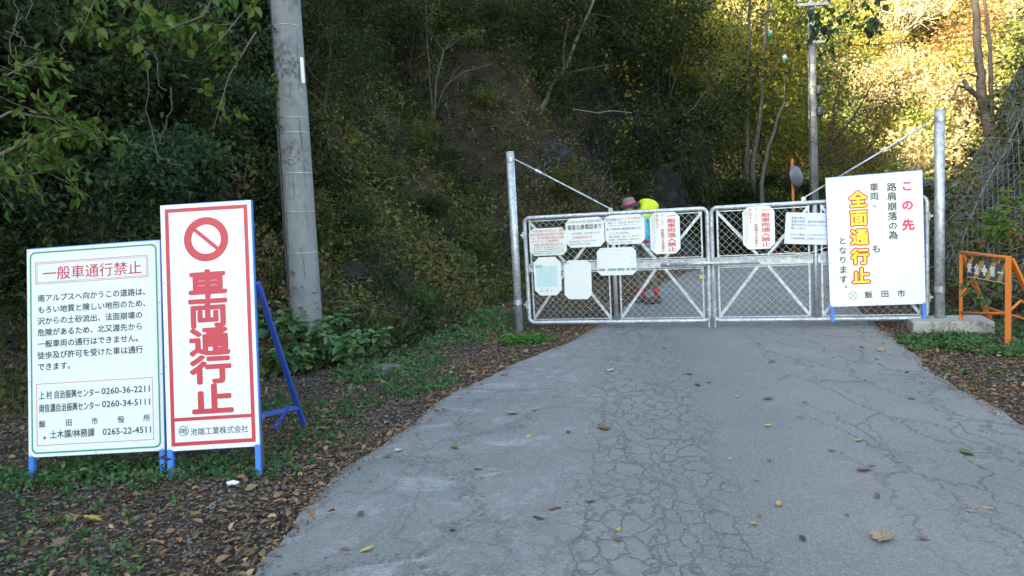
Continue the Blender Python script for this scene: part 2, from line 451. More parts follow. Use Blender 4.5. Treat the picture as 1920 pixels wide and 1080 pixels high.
HILLRAMPS = {  # leaf colours brightened and paled, standing in for haze over the valley
 'yellow': [(0, (0.142, 0.120, 0.033)), (.5, (0.374, 0.296, 0.078)), (1, (0.553, 0.445, 0.147))],
 'lime': [(0, (0.084, 0.099, 0.028)), (.5, (0.239, 0.270, 0.068)), (1, (0.401, 0.401, 0.119))],
 'orange': [(0, (0.157, 0.079, 0.031)), (.5, (0.385, 0.212, 0.079)), (1, (0.513, 0.339, 0.136))],
 'rust': [(0, (0.130, 0.059, 0.037)), (.5, (0.297, 0.155, 0.094)), (1, (0.424, 0.268, 0.165))],
 'tan': [(0, (0.195, 0.155, 0.085)), (.5, (0.436, 0.346, 0.185)), (1, (0.577, 0.486, 0.276))],
}
for k, v_ in HILLRAMPS.items(): M['h_' + k] = leafmat('hill_' + k, v_, .4, .6, .2)

# ------------------------------------------------------------------ terrain function
FL = np.array([(-14, -60), (-9, -15), (-8, -3), (-7, 3), (-6, 6.2), (-3.3, 7.7), (-2.4, 8.5), (-1.8, 9.15), (-1.2, 10.4), (-.65, 12.2), (-.1, 14.2), (2.5, 17.2), (5.4, 20.4), (9, 23), (14, 25.5), (25, 28), (90, 32)], float)
FR = np.array([(15, -60), (9.5, -3), (7.8, 4), (6.5, 7), (6.05, 9), (6.05, 11), (6.7, 13.2), (9.4, 15.8), (15, 18.2), (30, 21), (90, 25)], float)
def sdist(PL, x, y):
    x = np.asarray(x, float); y = np.asarray(y, float)
    best = np.full(x.shape, 1e9); sg = np.ones(x.shape); nx = np.zeros(x.shape); ny = np.zeros(x.shape)
    for a, b in zip(PL[:-1], PL[1:]):
        d = b - a; L2 = d @ d
        t = np.clip(((x - a[0]) * d[0] + (y - a[1]) * d[1]) / L2, 0, 1)
        qx = a[0] + t * d[0]; qy = a[1] + t * d[1]
        D = np.hypot(x - qx, y - qy); cr = d[0] * (y - a[1]) - d[1] * (x - a[0])
        m = D < best
        best = np.where(m, D, best); sg = np.where(m, np.sign(cr), sg); nx = np.where(m, qx, nx); ny = np.where(m, qy, ny)
    return best * sg, nx, ny
def zroad(y):
    y = np.asarray(y, float)
    return .10 * sst(10, 12.6, y) + .012 * np.clip(y - 12.6, 0, 20)
def hfun(x, y):
    x = np.asarray(x, float); y = np.asarray(y, float)
    s, nx, ny = sdist(FL, x, y)
    wob = .45 * fbm(x * .6, y * .6, 3, 3)
    rz = sst(0.8, 2.4, nx) * (1 - sst(6.6, 9.0, nx))
    sp = np.clip(s + wob * sst(.3, 2, s), 0, 60)
    toe = sp * sp / (sp + .5)
    a = 1.12 + 1.3 * rz
    main = np.where(toe < 4, a * toe, a * 4 + 1.05 * (toe - 4))
    main = 34 * np.tanh(main / 34 * 1.05)
    w = sst(6.2, 9.2, nx)
    low = .55 * np.clip(toe, 0, 3.5) - .5 * np.clip(toe - 5.5, 0, 18)
    h = main * (1 - w) + low * w
    bankm = sst(.2, 2.0, s)
    h = h + bankm * (.30 * fbm(x * 1.1, y * 1.1, 4, 11) + rz * .5 * fbm(x * 1.7 + h, y * 1.7, 4, 31))
    s2, nx2, ny2 = sdist(FR, x, y)
    s2 = -s2
    sp2 = np.clip(s2 + .3 * fbm(x, y, 3, 5) * sst(.2, 1.5, s2), 0, 60)
    toe2 = sp2 * sp2 / (sp2 + .35)
    hr = np.where(toe2 < 5, 2.15 * toe2, 10.75 + .7 * (toe2 - 5)); hr = 22 * np.tanh(hr / 22 * 1.05) * (.12 + .88 * sst(2.5, 8.0, ny2))
    h = h + hr + sst(.2, 1.5, s2) * .22 * fbm(x * 1.3, y * 1.3, 4, 17)
    flat = 1 - np.clip(bankm + sst(.1, 1, s2), 0, 1)
    h = h + zroad(y) - .03 + flat * .018 * fbm(x * 2.5, y * 2.5, 4, 23)
    return h
def H(x, y): return float(hfun(np.array([x]), np.array([y]))[0])
# road outline
RL = np.array([(-1.4, -12), (-1.35, 0), (-1.33, 2.2), (-1.31, 3.32), (-1.24, 4.41), (-1.2, 4.9), (-.9, 5.76), (-.7, 6.79), (-.35, 7.5), (-.05, 8.17), (.65, 9.41), (1.1, 10.43), (1.65, 11.6), (2.5, 14), (4.2, 17.6), (7.0, 20), (12, 22.6), (25, 25.5)])
RR = np.array([(3.6, -12), (3.3, 0), (3.2, 2.2), (3.25, 3.3), (3.42, 4.6), (3.55, 5.2), (3.68, 6.0), (3.95, 7.0), (4.2, 7.7), (4.37, 8.3), (4.68, 9.4), (5.0, 10.4), (5.3, 11.6), (6.0, 13.4), (8.0, 16.2), (12, 18.9), (17, 20.7), (27, 22.9)])
def inroad(x, y):
    a, _, _ = sdist(RL, x, y); b, _, _ = sdist(RR, x, y)
    return (a < 0) & (b > 0)
def roaddist(x, y):
    a, _, _ = sdist(RL, x, y); b, _, _ = sdist(RR, x, y)
    return np.maximum(a, -b)      # <0 inside the road
def hit(px, py, far=60):
    d = ray(px, py); t = np.arange(2.5, far, .04); q = CC + t[:, None] * d
    below = q[:, 2] < hfun(q[:, 0], q[:, 1])
    i = int(np.argmax(below)) if below.any() else len(t) - 1
    return q[i]
def sgrid(segs):
    o = []
    for a, b, st in segs: o.append(np.arange(a, b, st))
    return np.unique(np.concatenate(o).round(4))
gx = sgrid([(-75, -20, 3), (-20, -8, .6), (-8, 10, .11), (10, 20, .5), (20, 101, 3)])
gy = sgrid([(-60, -4, 3), (-4, 2, .6), (2, 16, .11), (16, 27, .2), (27, 40, .6), (40, 71, 3)])
XX, YY = np.meshgrid(gx, gy)
ZZ = hfun(XX, YY)
V = np.stack([XX.ravel(), YY.ravel(), ZZ.ravel()], 1)
nxg, nyg = len(gx), len(gy)
idx = np.arange(nxg * nyg).reshape(nyg, nxg)
F = np.stack([idx[:-1, :-1].ravel(), idx[:-1, 1:].ravel(), idx[1:, 1:].ravel(), idx[1:, :-1].ravel()], 1)
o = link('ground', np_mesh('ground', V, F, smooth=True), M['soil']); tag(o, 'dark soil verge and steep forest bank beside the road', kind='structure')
# road sheet
def resamp(PL, ys):
    return np.interp(ys, PL[:, 1], PL[:, 0])
tt = np.concatenate([np.arange(-12, 2, 1.0), np.arange(2, 12, .05), np.arange(12, 22.5, .25)])
lx = resamp(RL, tt); rx = resamp(RR, tt)
lx = lx + .045 * fbm(tt * 2.2, tt * 0, 4, 1) + .02 * vnoise(tt * 14, tt * 0, 4)
rx = rx + .07 * fbm(tt * 1.8, tt * 0 + 5, 4, 2)
n = 24; VV = []; FF = []
for i, y in enumerate(tt):
    for k in range(n + 1):
        x = lx[i] + (rx[i] - lx[i]) * k / n
        e = min(k, n - k)
        VV.append((x, y, float(zroad(y)) + .004 + .010 * float(vnoise(x * .9, y * .9, 6)) * (1 if e else 0) - (.030 if e == 0 else 0)))
for i in range(len(tt) - 1):
    for k in range(n):
        a = i * (n + 1) + k; FF.append((a, a + 1, a + n + 2, a + n + 1))
o = link('road', np_mesh('road', VV, FF, smooth=True), M['asphalt']); tag(o, 'cracked grey asphalt forest road', kind='structure')
# far hillside
hx = np.arange(-150, 330, 4.0); hy = np.arange(40, 330, 4.0)
HX, HY = np.meshgrid(hx, hy)
def hillz(x, y):
    x = np.asarray(x, float); y = np.asarray(y, float)
    d = np.clip((y - 44) * .95 + (x - 30) * .10, 0, 400)
    return -9.5 + .62 * d + 4 * fbm(x * .03, y * .03, 3, 8) + 1.0 * fbm(x * .15, y * .15, 3, 9) * sst(0, 20, d)
HZ = hillz(HX, HY)
V = np.stack([HX.ravel(), HY.ravel(), HZ.ravel()], 1); a, b = HX.shape; idx = np.arange(a * b).reshape(a, b)
F = np.stack([idx[:-1, :-1].ravel(), idx[:-1, 1:].ravel(), idx[1:, 1:].ravel(), idx[1:, :-1].ravel()], 1)
M['hill'] = simple('hill_soil', (.15, .115, .07), .95, 0, .4, .5)
o = link('hillside', np_mesh('hillside', V, F, smooth=True), M['hill']); tag(o, 'steep sunlit hillside across the valley', kind='structure')

# ------------------------------------------------------------------ leaves and trees
def norm(a): return a / np.maximum(np.linalg.norm(a, axis=-1, keepdims=True), 1e-9)
def leaves(pos, ax, nr, L, wr=.5, rnd=None, droop=.15, fold=.18, quad=False):
    """ovate folded leaves: two quads each (or one folded pair of triangles as quads)"""
    pos = np.asarray(pos, float); N = len(pos)
    ax = norm(ax); nr = norm(nr - (nr * ax).sum(1, keepdims=True) * ax); sd = np.cross(ax, nr)
    L = np.asarray(L, float).reshape(-1, 1) * np.ones((N, 1)); Wd = L * wr
    def pt(t, w, z): return pos + ax * L * t + sd * Wd * w + nr * L * z
    if quad:
        V = np.stack([pos, pt(.5, .5, -droop * .3), pt(1, 0, -droop), pt(.5, -.5, -droop * .3)], 1).reshape(-1, 3)
        b = np.arange(N)[:, None] * 4
        return V, b + np.array([[0, 1, 2, 3]]), (rnd if rnd is not None else rng.random(N))
    V = np.stack([pos, pt(.30, .46, fold * wr), pt(.68, .36, fold * wr - droop * .5), pt(1, 0, -droop), pt(.68, -.36, fold * wr - droop * .5), pt(.30, -.46, fold * wr)], 1).reshape(-1, 3)
    b = np.arange(N)[:, None] * 6
    F = np.concatenate([b + np.array([[0, 1, 2, 3]]), b + np.array([[0, 3, 4, 5]])], 1).reshape(-1, 4)
    r = rnd if rnd is not None else rng.random(N)
    return V, F, np.repeat(r, 2)
def cat(parts):
    V = []; F = []; Rr = []; o = 0
    for v, f, r in parts:
        V.append(v); F.append(f + o); Rr.append(r); o += len(v)
    return np.concatenate(V), np.concatenate(F), np.concatenate(Rr)
def rdir(N, up=0.0):
    d = rng.normal(size=(N, 3)); d[:, 2] = d[:, 2] + up; return norm(d)
def branches(r, base, d, L, rad, lv, nb, spread, gnarl=.18, up=.08, out=None, tips=None, first=.35):
    if out is None: out = []; tips = []
    segs = max(3, int(5 - lv * .3)); p = Vector(base); d = Vector(d).normalized(); pts = [p.copy()]; rr = [rad]
    for k in range(segs):
        d = (d + Vector((r.gauss(0, gnarl), r.gauss(0, gnarl), r.gauss(0, gnarl) + up))).normalized()
        p = p + d * L / segs; pts.append(p.copy()); rr.append(rad * (1 - .62 * (k + 1) / segs))
    out.append((pts, rr, lv))
    if lv == 0:
        tips.append(pts); return out, tips
    for i in range(nb):
        t = first + (1 - first) * (i + r.random() * .8) / nb; t = min(t, .999)
        j = int(t * segs); q = pts[j].lerp(pts[j + 1], t * segs - j); dd = (pts[j + 1] - pts[j]).normalized()
        s = dd.orthogonal().normalized(); s.rotate(__import__('mathutils').Quaternion(dd, r.random() * 6.283))
        nd = (dd * (1 - spread) + s * spread * (1 + .3 * r.random())).normalized()
        branches(r, q, nd, L * (.62 + .2 * r.random()) * (1.05 - .35 * t), rad * (.55 - .2 * t), lv - 1, nb, spread, gnarl, up * .6, out, tips, .25)
    if lv > 0: tips.append(pts[-3:])
    return out, tips
def tree_meshes(name, seed, hgt, rad, lv=3, nb=4, spread=.6, lean=(0, 0, 1), nleaf=2500, lsize=.07, wr=.55, jit=.15, up=.08, gnarl=.15, first=.35, quad=False, droop=.2, sides=6, minr=0, flat=.3, rscale=1.0):
    r = random.Random(seed)
    out, tips = branches(r, (0, 0, -.1), lean, hgt, rad, lv, nb, spread, gnarl, up, None, None, first)
    mb = MB()
    for pts, rr, l in out:
        if max(rr) < minr: continue
        mb.tube(pts, [max(x, .003 * rscale) for x in rr], sides if l >= lv - 1 else 4 if l else 3, cap=False)
    tm = mb.mesh(name + '_trunk', True)
    if nleaf == 0: return tm, None
    tp = np.array([[tuple(p) for p in (t + [t[-1]] * 4)[:4]] for t in tips])
    ti = rng.integers(0, len(tp), nleaf); u = rng.random(nleaf) * 2.999; k = u.astype(int); fr = (u - k)[:, None]
    pos = tp[ti, k] * (1 - fr) + tp[ti, np.minimum(k + 1, 3)] * fr
    outd = norm(tp[ti, 3] - tp[ti, 0] + 1e-4)
    pos = pos + rng.normal(size=pos.shape) * jit
    ax = norm(outd * .6 + rdir(nleaf) * .8 + np.array([0, 0, -.25])); nr = norm(rdir(nleaf) * (1 - flat) + np.array([0, 0, 1.0]) * flat * 2)
    cl = rng.random(len(tp))[ti]
    rn = np.clip(.55 * cl + .45 * rng.random(nleaf), 0, 1)
    V, F, R2 = leaves(pos, ax, nr, lsize * (.6 + .8 * rng.random(nleaf)), wr, rn, droop, quad=quad)
    return tm, np_mesh(name + '_crown', V, F, R2)
def place_tree(name, meshes, tmat, cmat, loc, rz, sc, label, group=None, cat_='tree', tilt=(0, 0)):
    root = empty(name, loc); root.rotation_euler = (tilt[0], tilt[1], rz); root.scale = (sc, sc, sc) if not hasattr(sc, '__len__') else sc
    tag(root, label, cat_, group)
    t = link('trunk', meshes[0], None, root)
    if len(meshes[0].materials) == 0: meshes[0].materials.append(tmat)
    if meshes[1] is not None:
        if len(meshes[1].materials) == 0: meshes[1].materials.append(cmat)
        c = link('crown', meshes[1], None, root)
        if meshes[1].materials[0] != cmat:
            c.material_slots[0].link = 'OBJECT'; c.material_slots[0].material = cmat
    return root

# hill trees -----------------------------------------------------------
protos = [tree_meshes('hill', 100 + i, [6.0, 5.2, 7.0, 6.2, 5.0][i], .16, 3, 4, .62, nleaf=4500, lsize=.30, wr=.7, jit=.55, quad=True, minr=.02, rscale=6, first=.3) for i in range(5)]
bareb = [tree_meshes('bareb', 150 + i, 6.5, .15, 4, 4, .40, nleaf=300, lsize=.2, wr=.6, jit=.3, quad=True, rscale=9, up=.15, first=.25) for i in range(2)]
M['bark_white'] = simple('white_bark', (.34, .30, .25), .9, 0, .2, 3)
bare = [tree_meshes('bare', 140 + i, 6.5, .15, 4, 4, .42, nleaf=1500, lsize=.2, wr=.6, jit=.45, quad=True, minr=.0, rscale=8, up=.15, first=.25) for i in range(2)]
LBL = {'yellow': 'yellow autumn tree on the sunlit hillside', 'lime': 'yellow-green tree on the sunlit hillside', 'orange': 'orange autumn tree on the sunlit hillside', 'rust': 'rusty red-brown tree on the sunlit hillside', 'tan': 'pale tan leafy tree on the sunlit hillside'}
rr = random.Random(5)
pts = []; y = 47.0
while y < 158:
    st = 3.3 + (y - 47) * .022
    x = .20 * y - 4
    while x < .78 * y + 6:
        jx, jy = x + rr.uniform(-1, 1) * st * .42, y + rr.uniform(-1, 1) * st * .42
        pts.append((jx, jy)); x += st
    y += st
rr.shuffle(pts)
cnt = 0
for (x, y) in pts[:290]:
    z = float(hillz(np.array([x]), np.array([y]))[0])
    nn = float(fbm(x * .06, y * .06, 2, 44)); q = rr.random() + nn * .5
    yy = (y - 47) / 110
    if q < .02 + (.26 if yy < .28 else .0): kind = 'bare'
    elif q < .50: kind = 'yellow'
    elif q < .80: kind = 'lime'
    elif q < .84: kind = 'orange'
    elif q < .88: kind = 'rust'
    else: kind = 'tan'
    s = rr.uniform(.75, 1.3) * (.85 + .25 * yy)
    if kind == 'bare':
        place_tree('bare_tree', rr.choice(bare), M['bark_pale'], M['h_tan'], (x, y, z - .3), rr.random() * 6.3, s, 'pale nearly leafless tree on the sunlit hillside', 'nearly bare trees on the hillside')
    else:
        place_tree('hillside_tree', rr.choice(protos), M['bark_pale'], M['h_' + kind], (x, y, z - .3), rr.random() * 6.3, s, LBL[kind], kind.replace('lime', 'yellow-green').replace('tan', 'pale tan') + ' trees on the hillside')
for k, (px, d_, s_) in enumerate(((1655, 84, 1.2), (1690, 88, 1.3), (1740, 60, .8))):
    p = P(px, 300, d_); place_tree('bare_tree', bareb[k % 2], M['bark_white'], M['h_tan'], (p[0], p[1], float(hillz(np.array([p[0]]), np.array([p[1]]))[0]) - .3), k, s_, ('left one of two tall white-stemmed bare trees high on the sunlit hillside', 'right one of two tall white-stemmed bare trees high on the sunlit hillside', 'smaller white-stemmed bare tree low on the hillside left of the dead tree')[k])
print('hill trees', min(290, len(pts)), len(pts))
# hill brush as ground cover (uncountable)
Nn = 60000
y = 46 + rng.random(Nn) ** 1.2 * 110; x = (.18 + .62 * rng.random(Nn)) * y
z = hillz(x, y) + rng.random(Nn) * 1.6
V, F, R2 = leaves(np.stack([x, y, z], 1), rdir(Nn, .5), rdir(Nn, .4), .22 + .3 * rng.random(Nn), .6, np.clip(.5 + .5 * fbm(x * .1, y * .1, 3, 3) + rng.normal(size=Nn) * .2, 0, 1), quad=True)
tag(link('hillside_brush', np_mesh('hillside_brush', V, F, R2), M['h_tan']), 'tan and yellow brush covering the sunlit hillside', 'brush', kind='stuff')

# ------------------------------------------------------------------ bank vegetation (stuff)
def scatter(N, x0, x1, y0, y1, mask):
    out = []; tot = 0
    while tot < N:
        x = x0 + (x1 - x0) * rng.random(N); y = y0 + (y1 - y0) * rng.random(N)
        m = mask(x, y); out.append(np.stack([x[m], y[m]], 1)); tot += int(m.sum())
    q = np.concatenate(out)[:N]
    return q[:, 0], q[:, 1]
def surf(x, y):
    z = hfun(x, y); e = .12
    gx_ = (hfun(x + e, y) - hfun(x - e, y)) / (2 * e); gy_ = (hfun(x, y + e) - hfun(x, y - e)) / (2 * e)
    return z, norm(np.stack([-gx_, -gy_, np.ones_like(gx_)], 1))
def infov(x, y, z, m=120):
    q = np.stack([x, y, z], 1) - CC; d = q @ _f; px = 960 + FPX * (q @ _r) / d; py = 540 - FPX * (q @ _u) / d
    return (d > 1) & (px > -m) & (px < 1920 + m) & (py > -m - 150) & (py < 1080 + m)
def bankmask(x, y):
    s, _, _ = sdist(FL, x, y); s2, _, _ = sdist(FR, x, y)
    z = hfun(x, y)
    clump = fbm(x * .9, y * .9, 3, 55) + rng.normal(size=x.shape) * .25
    return (((s > -.15) & (s < 13)) | ((s2 < -.2) & (s2 > -6))) & infov(x, y, z) & (clump > -.36 + .03 * np.clip(z - 1.5, 0, 4) - .25 * ((x > -1.5) & (x < 1.5) & (y > 9)))
def sprigs(x, y, nl, hgt, lsz, wr, tone, upw=.45, name='undergrowth', mat=None, label=None, cat_='undergrowth', spread=1.0):
    z, nr = surf(x, y); N = len(x)
    g = norm(nr * .6 + np.array([0, 0, upw]) + rng.normal(size=(N, 3)) * .35)
    hh = hgt * (.4 + rng.random(N) * .9)
    tip = np.stack([x, y, z], 1) + g * hh[:, None]
    u = rng.random((N, nl)) ** .7
    bend = np.array([0, 0, -1.0]) * (u ** 2)[..., None] * hh[:, None, None] * .25
    pos = np.stack([x, y, z], 1)[:, None] + g[:, None] * (u * hh[:, None])[..., None] + bend + rng.normal(size=(N, nl, 3)) * (hh * .16 * spread)[:, None, None]
    ax = norm(rng.normal(size=(N, nl, 3)) + g[:, None] * .3 + np.array([0, 0, -.1])); nn2 = norm(rng.normal(size=(N, nl, 3)) * .6 + g[:, None] * .5 + np.array([0, -.25, .5]))
    t = tone(x, y)[:, None] + rng.normal(size=(N, nl)) * .10
    V, F, R2 = leaves(pos.reshape(-1, 3), ax.reshape(-1, 3), nn2.reshape(-1, 3), (lsz * (.5 + rng.random((N, nl)))).ravel(), wr, np.clip(t, 0, 1).ravel(), quad=lsz < .05)
    return V, F, R2
def tone_u(x, y):
    return np.clip(.40 + .62 * fbm(x * .9, y * .9, 3, 66) + rng.normal(size=x.shape) * .15, 0, 1)
x, y = scatter(26000, -9, 14, 5, 30, bankmask)
parts = [sprigs(x[:11000], y[:11000], 10, .30, .046, .58, tone_u), sprigs(x[11000:], y[11000:], 9, .50, .070, .64, tone_u)]
V, F, R2 = cat(parts)
tag(link('undergrowth', np_mesh('undergrowth', V, F, R2), M['lf_under']), 'mixed green, yellow and brown undergrowth covering the steep bank', 'undergrowth', kind='stuff')
# grass blades and dry stems on the bank
def blades(x, y, nb_, L, w, mat, name, label, grav=.55, tone=None, cat_='grass', up=.6):
    z, nr = surf(x, y); N = len(x) * nb_
    b = np.repeat(np.stack([x, y, z], 1), nb_, 0) + rng.normal(size=(N, 3)) * .03
    d = norm(np.repeat(nr, nb_, 0) * .6 + np.array([0, 0, up]) + rng.normal(size=(N, 3)) * .45)
    LL = L * (.5 + rng.random(N)); sd = norm(np.cross(d, rdir(N))) * w * (.6 + .8 * rng.random(N))[:, None]
    V = []; K = 4
    for k in range(K + 1):
        t = k / K; c = b + d * (LL * t)[:, None] + np.array([0, 0, -1.0]) * (LL * grav * t * t)[:, None]
        ww = (1 - t) * .9 + .1
        V += [c - sd * ww, c + sd * ww]
    V = np.stack(V, 1).reshape(-1, 3); bs = np.arange(N)[:, None] * (2 * (K + 1))
    F = np.concatenate([bs + np.array([[2 * k, 2 * k + 1, 2 * k + 3, 2 * k + 2]]) for k in range(K)], 1).reshape(-1, 4)
    r = np.repeat(rng.random(N), K)
    o = link(name, np_mesh(name, V, F, r), mat); return tag(o, label, cat_, kind='stuff')
x, y = scatter(1100, -8, 8, 6, 16, lambda a, b: bankmask(a, b) & (fbm(a * .7, b * .7, 3, 91) > .0))
blades(x, y, 9, .42, .0032, M['dry'], 'bank_grass', 'dry olive grass blades hanging down the bank', cat_='grass')
x, y = scatter(420, 5.6, 12, 7, 15, lambda a, b: (sdist(FR, a, b)[0] < -.25) & (sdist(FR, a, b)[0] > -5))
blades(x, y, 6, .6, .003, M['straw'], 'dry_stems', 'long dry stems hanging over the right-hand slope', .75)
# litter on the bank
x, y = scatter(24000, -9, 14, 4.5, 30, lambda a, b: ((sdist(FL, a, b)[0] > -.6) & (sdist(FL, a, b)[0] < 9) | (sdist(FR, a, b)[0] < .2) & (sdist(FR, a, b)[0] > -4)) & infov(a, b, hfun(a, b)))
z, nr = surf(x, y)
N = len(x)
V, F, R2 = leaves(np.stack([x, y, z + .012], 1), norm(rdir(N) - nr * .0), norm(nr + rng.normal(size=(N, 3)) * .35), .045 + .04 * rng.random(N), .55, np.clip(rng.random(N) * .75, 0, 1), quad=True)
tag(link('bank_litter', np_mesh('bank_litter', V, F, R2), M['lf_litter']), 'brown dead leaves lying over the bank soil', 'leaf litter', kind='stuff')

# leaf litter on the verges
def litter_den(x, y):
    rd = roaddist(x, y); s, _, _ = sdist(FL, x, y); s2, _, _ = sdist(FR, x, y)
    d = np.exp(-np.clip(rd, 0, 9) / .8) * 1.0 + .35
    d = np.where(rd < 0, np.exp(rd / .07) * .8 + .0, d)
    d = d * np.where((s2 < 1.2) & (y < 12), .55, 1)
    return np.where((s > 1.2) | (s2 < -.6), .0, d) * (.55 + .6 * fbm(x * 1.6, y * 1.6, 3, 77))
def littermask(x, y): return (rng.random(x.shape) < litter_den(x, y)) & infov(x, y, x * 0, 60)
x, y = scatter(22000, -6.5, 8.5, 2.2, 21, littermask)
z = np.maximum(hfun(x, y), np.where(inroad(x, y), zroad(y) + .008, -9))
N = len(x); dcam = np.hypot(x, y)
tl = rng.normal(size=(N, 3)) * .42; tl[:, 2] = 1
ax = np.stack([rng.normal(size=N), rng.normal(size=N), rng.normal(size=N) * .18], 1)
Ls = (.018 + .060 * rng.random(N) ** 2.2)
V, F, R2 = leaves(np.stack([x, y, z + .004 + .018 * rng.random(N)], 1), ax, tl, Ls, .5 + 0 * Ls[:, None] * 0, rng.beta(2.2, 2.2, N), droop=-.12, fold=.35)
tag(link('leaf_litter', np_mesh('leaf_litter', V, F, R2), M['lf_litter']), 'brown fallen leaves piled along the verge and road edge', 'leaf litter', kind='stuff')
# small chips
x, y = scatter(30000, -6, 7, 2.2, 11, littermask)
z = np.maximum(hfun(x, y), np.where(inroad(x, y), zroad(y) + .008, -9)); N = len(x)
V, F, R2 = leaves(np.stack([x, y, z + .003 + .008 * rng.random(N)], 1), np.stack([rng.normal(size=N), rng.normal(size=N), rng.normal(size=N) * .3], 1), rdir(N, 1.5), .012 + .022 * rng.random(N), .5, rng.random(N) * .9, quad=True)
tag(link('litter_crumbs', np_mesh('litter_crumbs', V, F, R2), M['lf_litter']), 'crumbled leaf fragments scattered over the verge', 'leaf litter', kind='stuff')
# gravel : small tetra-like stones
x, y = scatter(9000, -6, 6.5, 2.2, 10, lambda a, b: (roaddist(a, b) > -.12) & (sdist(FL, a, b)[0] < .3) & (sdist(FR, a, b)[0] > -.1) & infov(a, b, a * 0, 40) & (fbm(a * 1.2, b * 1.2, 3, 12) > -.15))
N = len(x); z = np.maximum(hfun(x, y), -.02)
base = np.array([[1, 0, 0], [0, 1, 0], [-1, 0, 0], [0, -1, 0], [0, 0, .7], [0, 0, -.6]])
sz = (.005 + .012 * rng.random(N) ** 2)[:, None, None]
Vg = base[None] * sz * (.7 + .6 * rng.random((N, 6, 1))); an = rng.random(N) * 6.28
ca, sa = np.cos(an)[:, None], np.sin(an)[:, None]
Vg = np.stack([Vg[..., 0] * ca - Vg[..., 1] * sa, Vg[..., 0] * sa + Vg[..., 1] * ca, Vg[..., 2]], -1) + np.stack([x, y, z + .003], 1)[:, None]
tri = np.array([[0, 1, 4], [1, 2, 4], [2, 3, 4], [3, 0, 4], [1, 0, 5], [2, 1, 5], [3, 2, 5], [0, 3, 5]])
F = (np.arange(N)[:, None, None] * 6 + tri[None]).reshape(-1, 3)
tag(link('gravel', np_mesh('gravel', Vg.reshape(-1, 3), F, np.repeat(rng.random(N), 8)), M['rock_grey']), 'small grey stones mixed into the verge', 'gravel', kind='stuff')
# low weeds, ground cover on the verges
def wm(cx, cy, rx_, ry_): return lambda a, b: (((a - cx) / rx_) ** 2 + ((b - cy) / ry_) ** 2 < (.5 + .5 * rng.random(a.shape)) ** 1) & (roaddist(a, b) > -.02)
pt_ = []
for (cx, cy, ax_, by_, N_, hg, ls) in [(-2.9, 5.0, 1.2, .35, 330, .09, .034), (-1.9, 5.0, .6, .3, 110, .08, .03), (-3.2, 4.2, 1.2, .7, 130, .05, .028), (-1.5, 6.6, .35, .5, 90, .07, .03), (-1.0, 7.4, .45, .7, 190, .08, .032),
                              (-1.25, 8.6, .5, .9, 210, .10, .035), (-.9, 10.2, .6, .9, 180, .12, .04), (4.75, 8.05, .55, .45, 380, .08, .042), (5.3, 7.2, .6, .6, 230, .08, .04), (5.9, 9.0, .5, 1.6, 300, .14, .045), (4.3, 7.9, .25, .25, 60, .06, .03), (-2.5, 3.3, .9, .6, 150, .05, .03), (-1.6, 5.7, .4, .5, 90, .06, .03), (-2.9, 6.6, 1.2, .6, 200, .12, .045), (-1.55, 8.0, .5, .6, 160, .12, .045), (-.45, 11.6, .5, .8, 160, .14, .045), (-.15, 10.9, .4, .5, 80, .08, .04), (-3.6, 3.6, 1.0, .8, 120, .05, .03)]:
    x, y = scatter(N_, cx - ax_, cx + ax_, cy - by_, cy + by_, wm(cx, cy, ax_, by_))
    pt_.append(sprigs(x, y, 7, hg, ls, .62, lambda a, b: np.clip(.45 + .25 * rng.normal(size=a.shape), 0, 1), upw=.8))
V, F, R2 = cat(pt_)
tag(link('ground_weeds', np_mesh('ground_weeds', V, F, R2), M['lf_weed']), 'low green weeds growing through the verge litter', 'ground cover', kind='stuff')

# ================================================================== THINGS
def bmtx(o, yaw, tilt=0, roll=0):
    Rv = Vector((math.cos(yaw), math.sin(yaw), 0)); Nv = Vector((-math.sin(yaw), math.cos(yaw), 0))
    Uv = Vector((0, 0, math.cos(tilt))) + Nv * math.sin(tilt)
    X = Rv * math.cos(roll) + Uv * math.sin(roll); Y = -Rv * math.sin(roll) + Uv * math.cos(roll); Z = X.cross(Y)
    return Matrix(((X.x, Y.x, Z.x, o[0]), (X.y, Y.y, Z.y, o[1]), (X.z, Y.z, Z.z, o[2]), (0, 0, 0, 1)))
_tc = {}
def glyphs(s, bold=0.0):
    k = (s, bold)
    if k in _tc: return _tc[k]
    cu = bpy.data.curves.new('t', 'FONT'); cu.body = s; cu.size = 1; cu.offset = bold; cu.resolution_u = 2
    ob = bpy.data.objects.new('t', cu); COL.objects.link(ob); bpy.context.view_layer.update()
    dg = bpy.context.evaluated_depsgraph_get(); me = bpy.data.meshes.new_from_object(ob.evaluated_get(dg), depsgraph=dg)
    V = np.array([tuple(v.co) for v in me.vertices]).reshape(-1, 3); F = [tuple(p.vertices) for p in me.polygons]
    bpy.data.objects.remove(ob); bpy.data.curves.remove(cu); bpy.data.meshes.remove(me)
    _tc[k] = (V, F); return _tc[k]
def put(mb, V, F, z):
    i = len(mb.v); mb.v += [(float(p[0]), float(p[1]), z) for p in V]; mb.f += [tuple(i + k for k in f) for f in F]
def putb(mb, V2, F, z, rad, n=None):
    """print a glyph; heavy lettering is built of shifted layers 0.06 mm apart"""
    if rad <= 0: put(mb, V2, F, z); return
    n = n or (4 if rad < .004 else 10)
    for k in range(n):
        a = 2 * math.pi * (k + .5) / n
        put(mb, V2 + np.array([math.cos(a), math.sin(a)]) * rad, F, z + .00006 * k)
def t_em(mb, s, cx, cy, size, z=.0022, bold=0.0, sx=1.0, n=None):
    V, F = glyphs(s)
    if len(V): putb(mb, np.stack([cx + (V[:, 0] - .5) * size * sx, cy + (V[:, 1] - .37) * size], 1), F, z, bold * size, n)
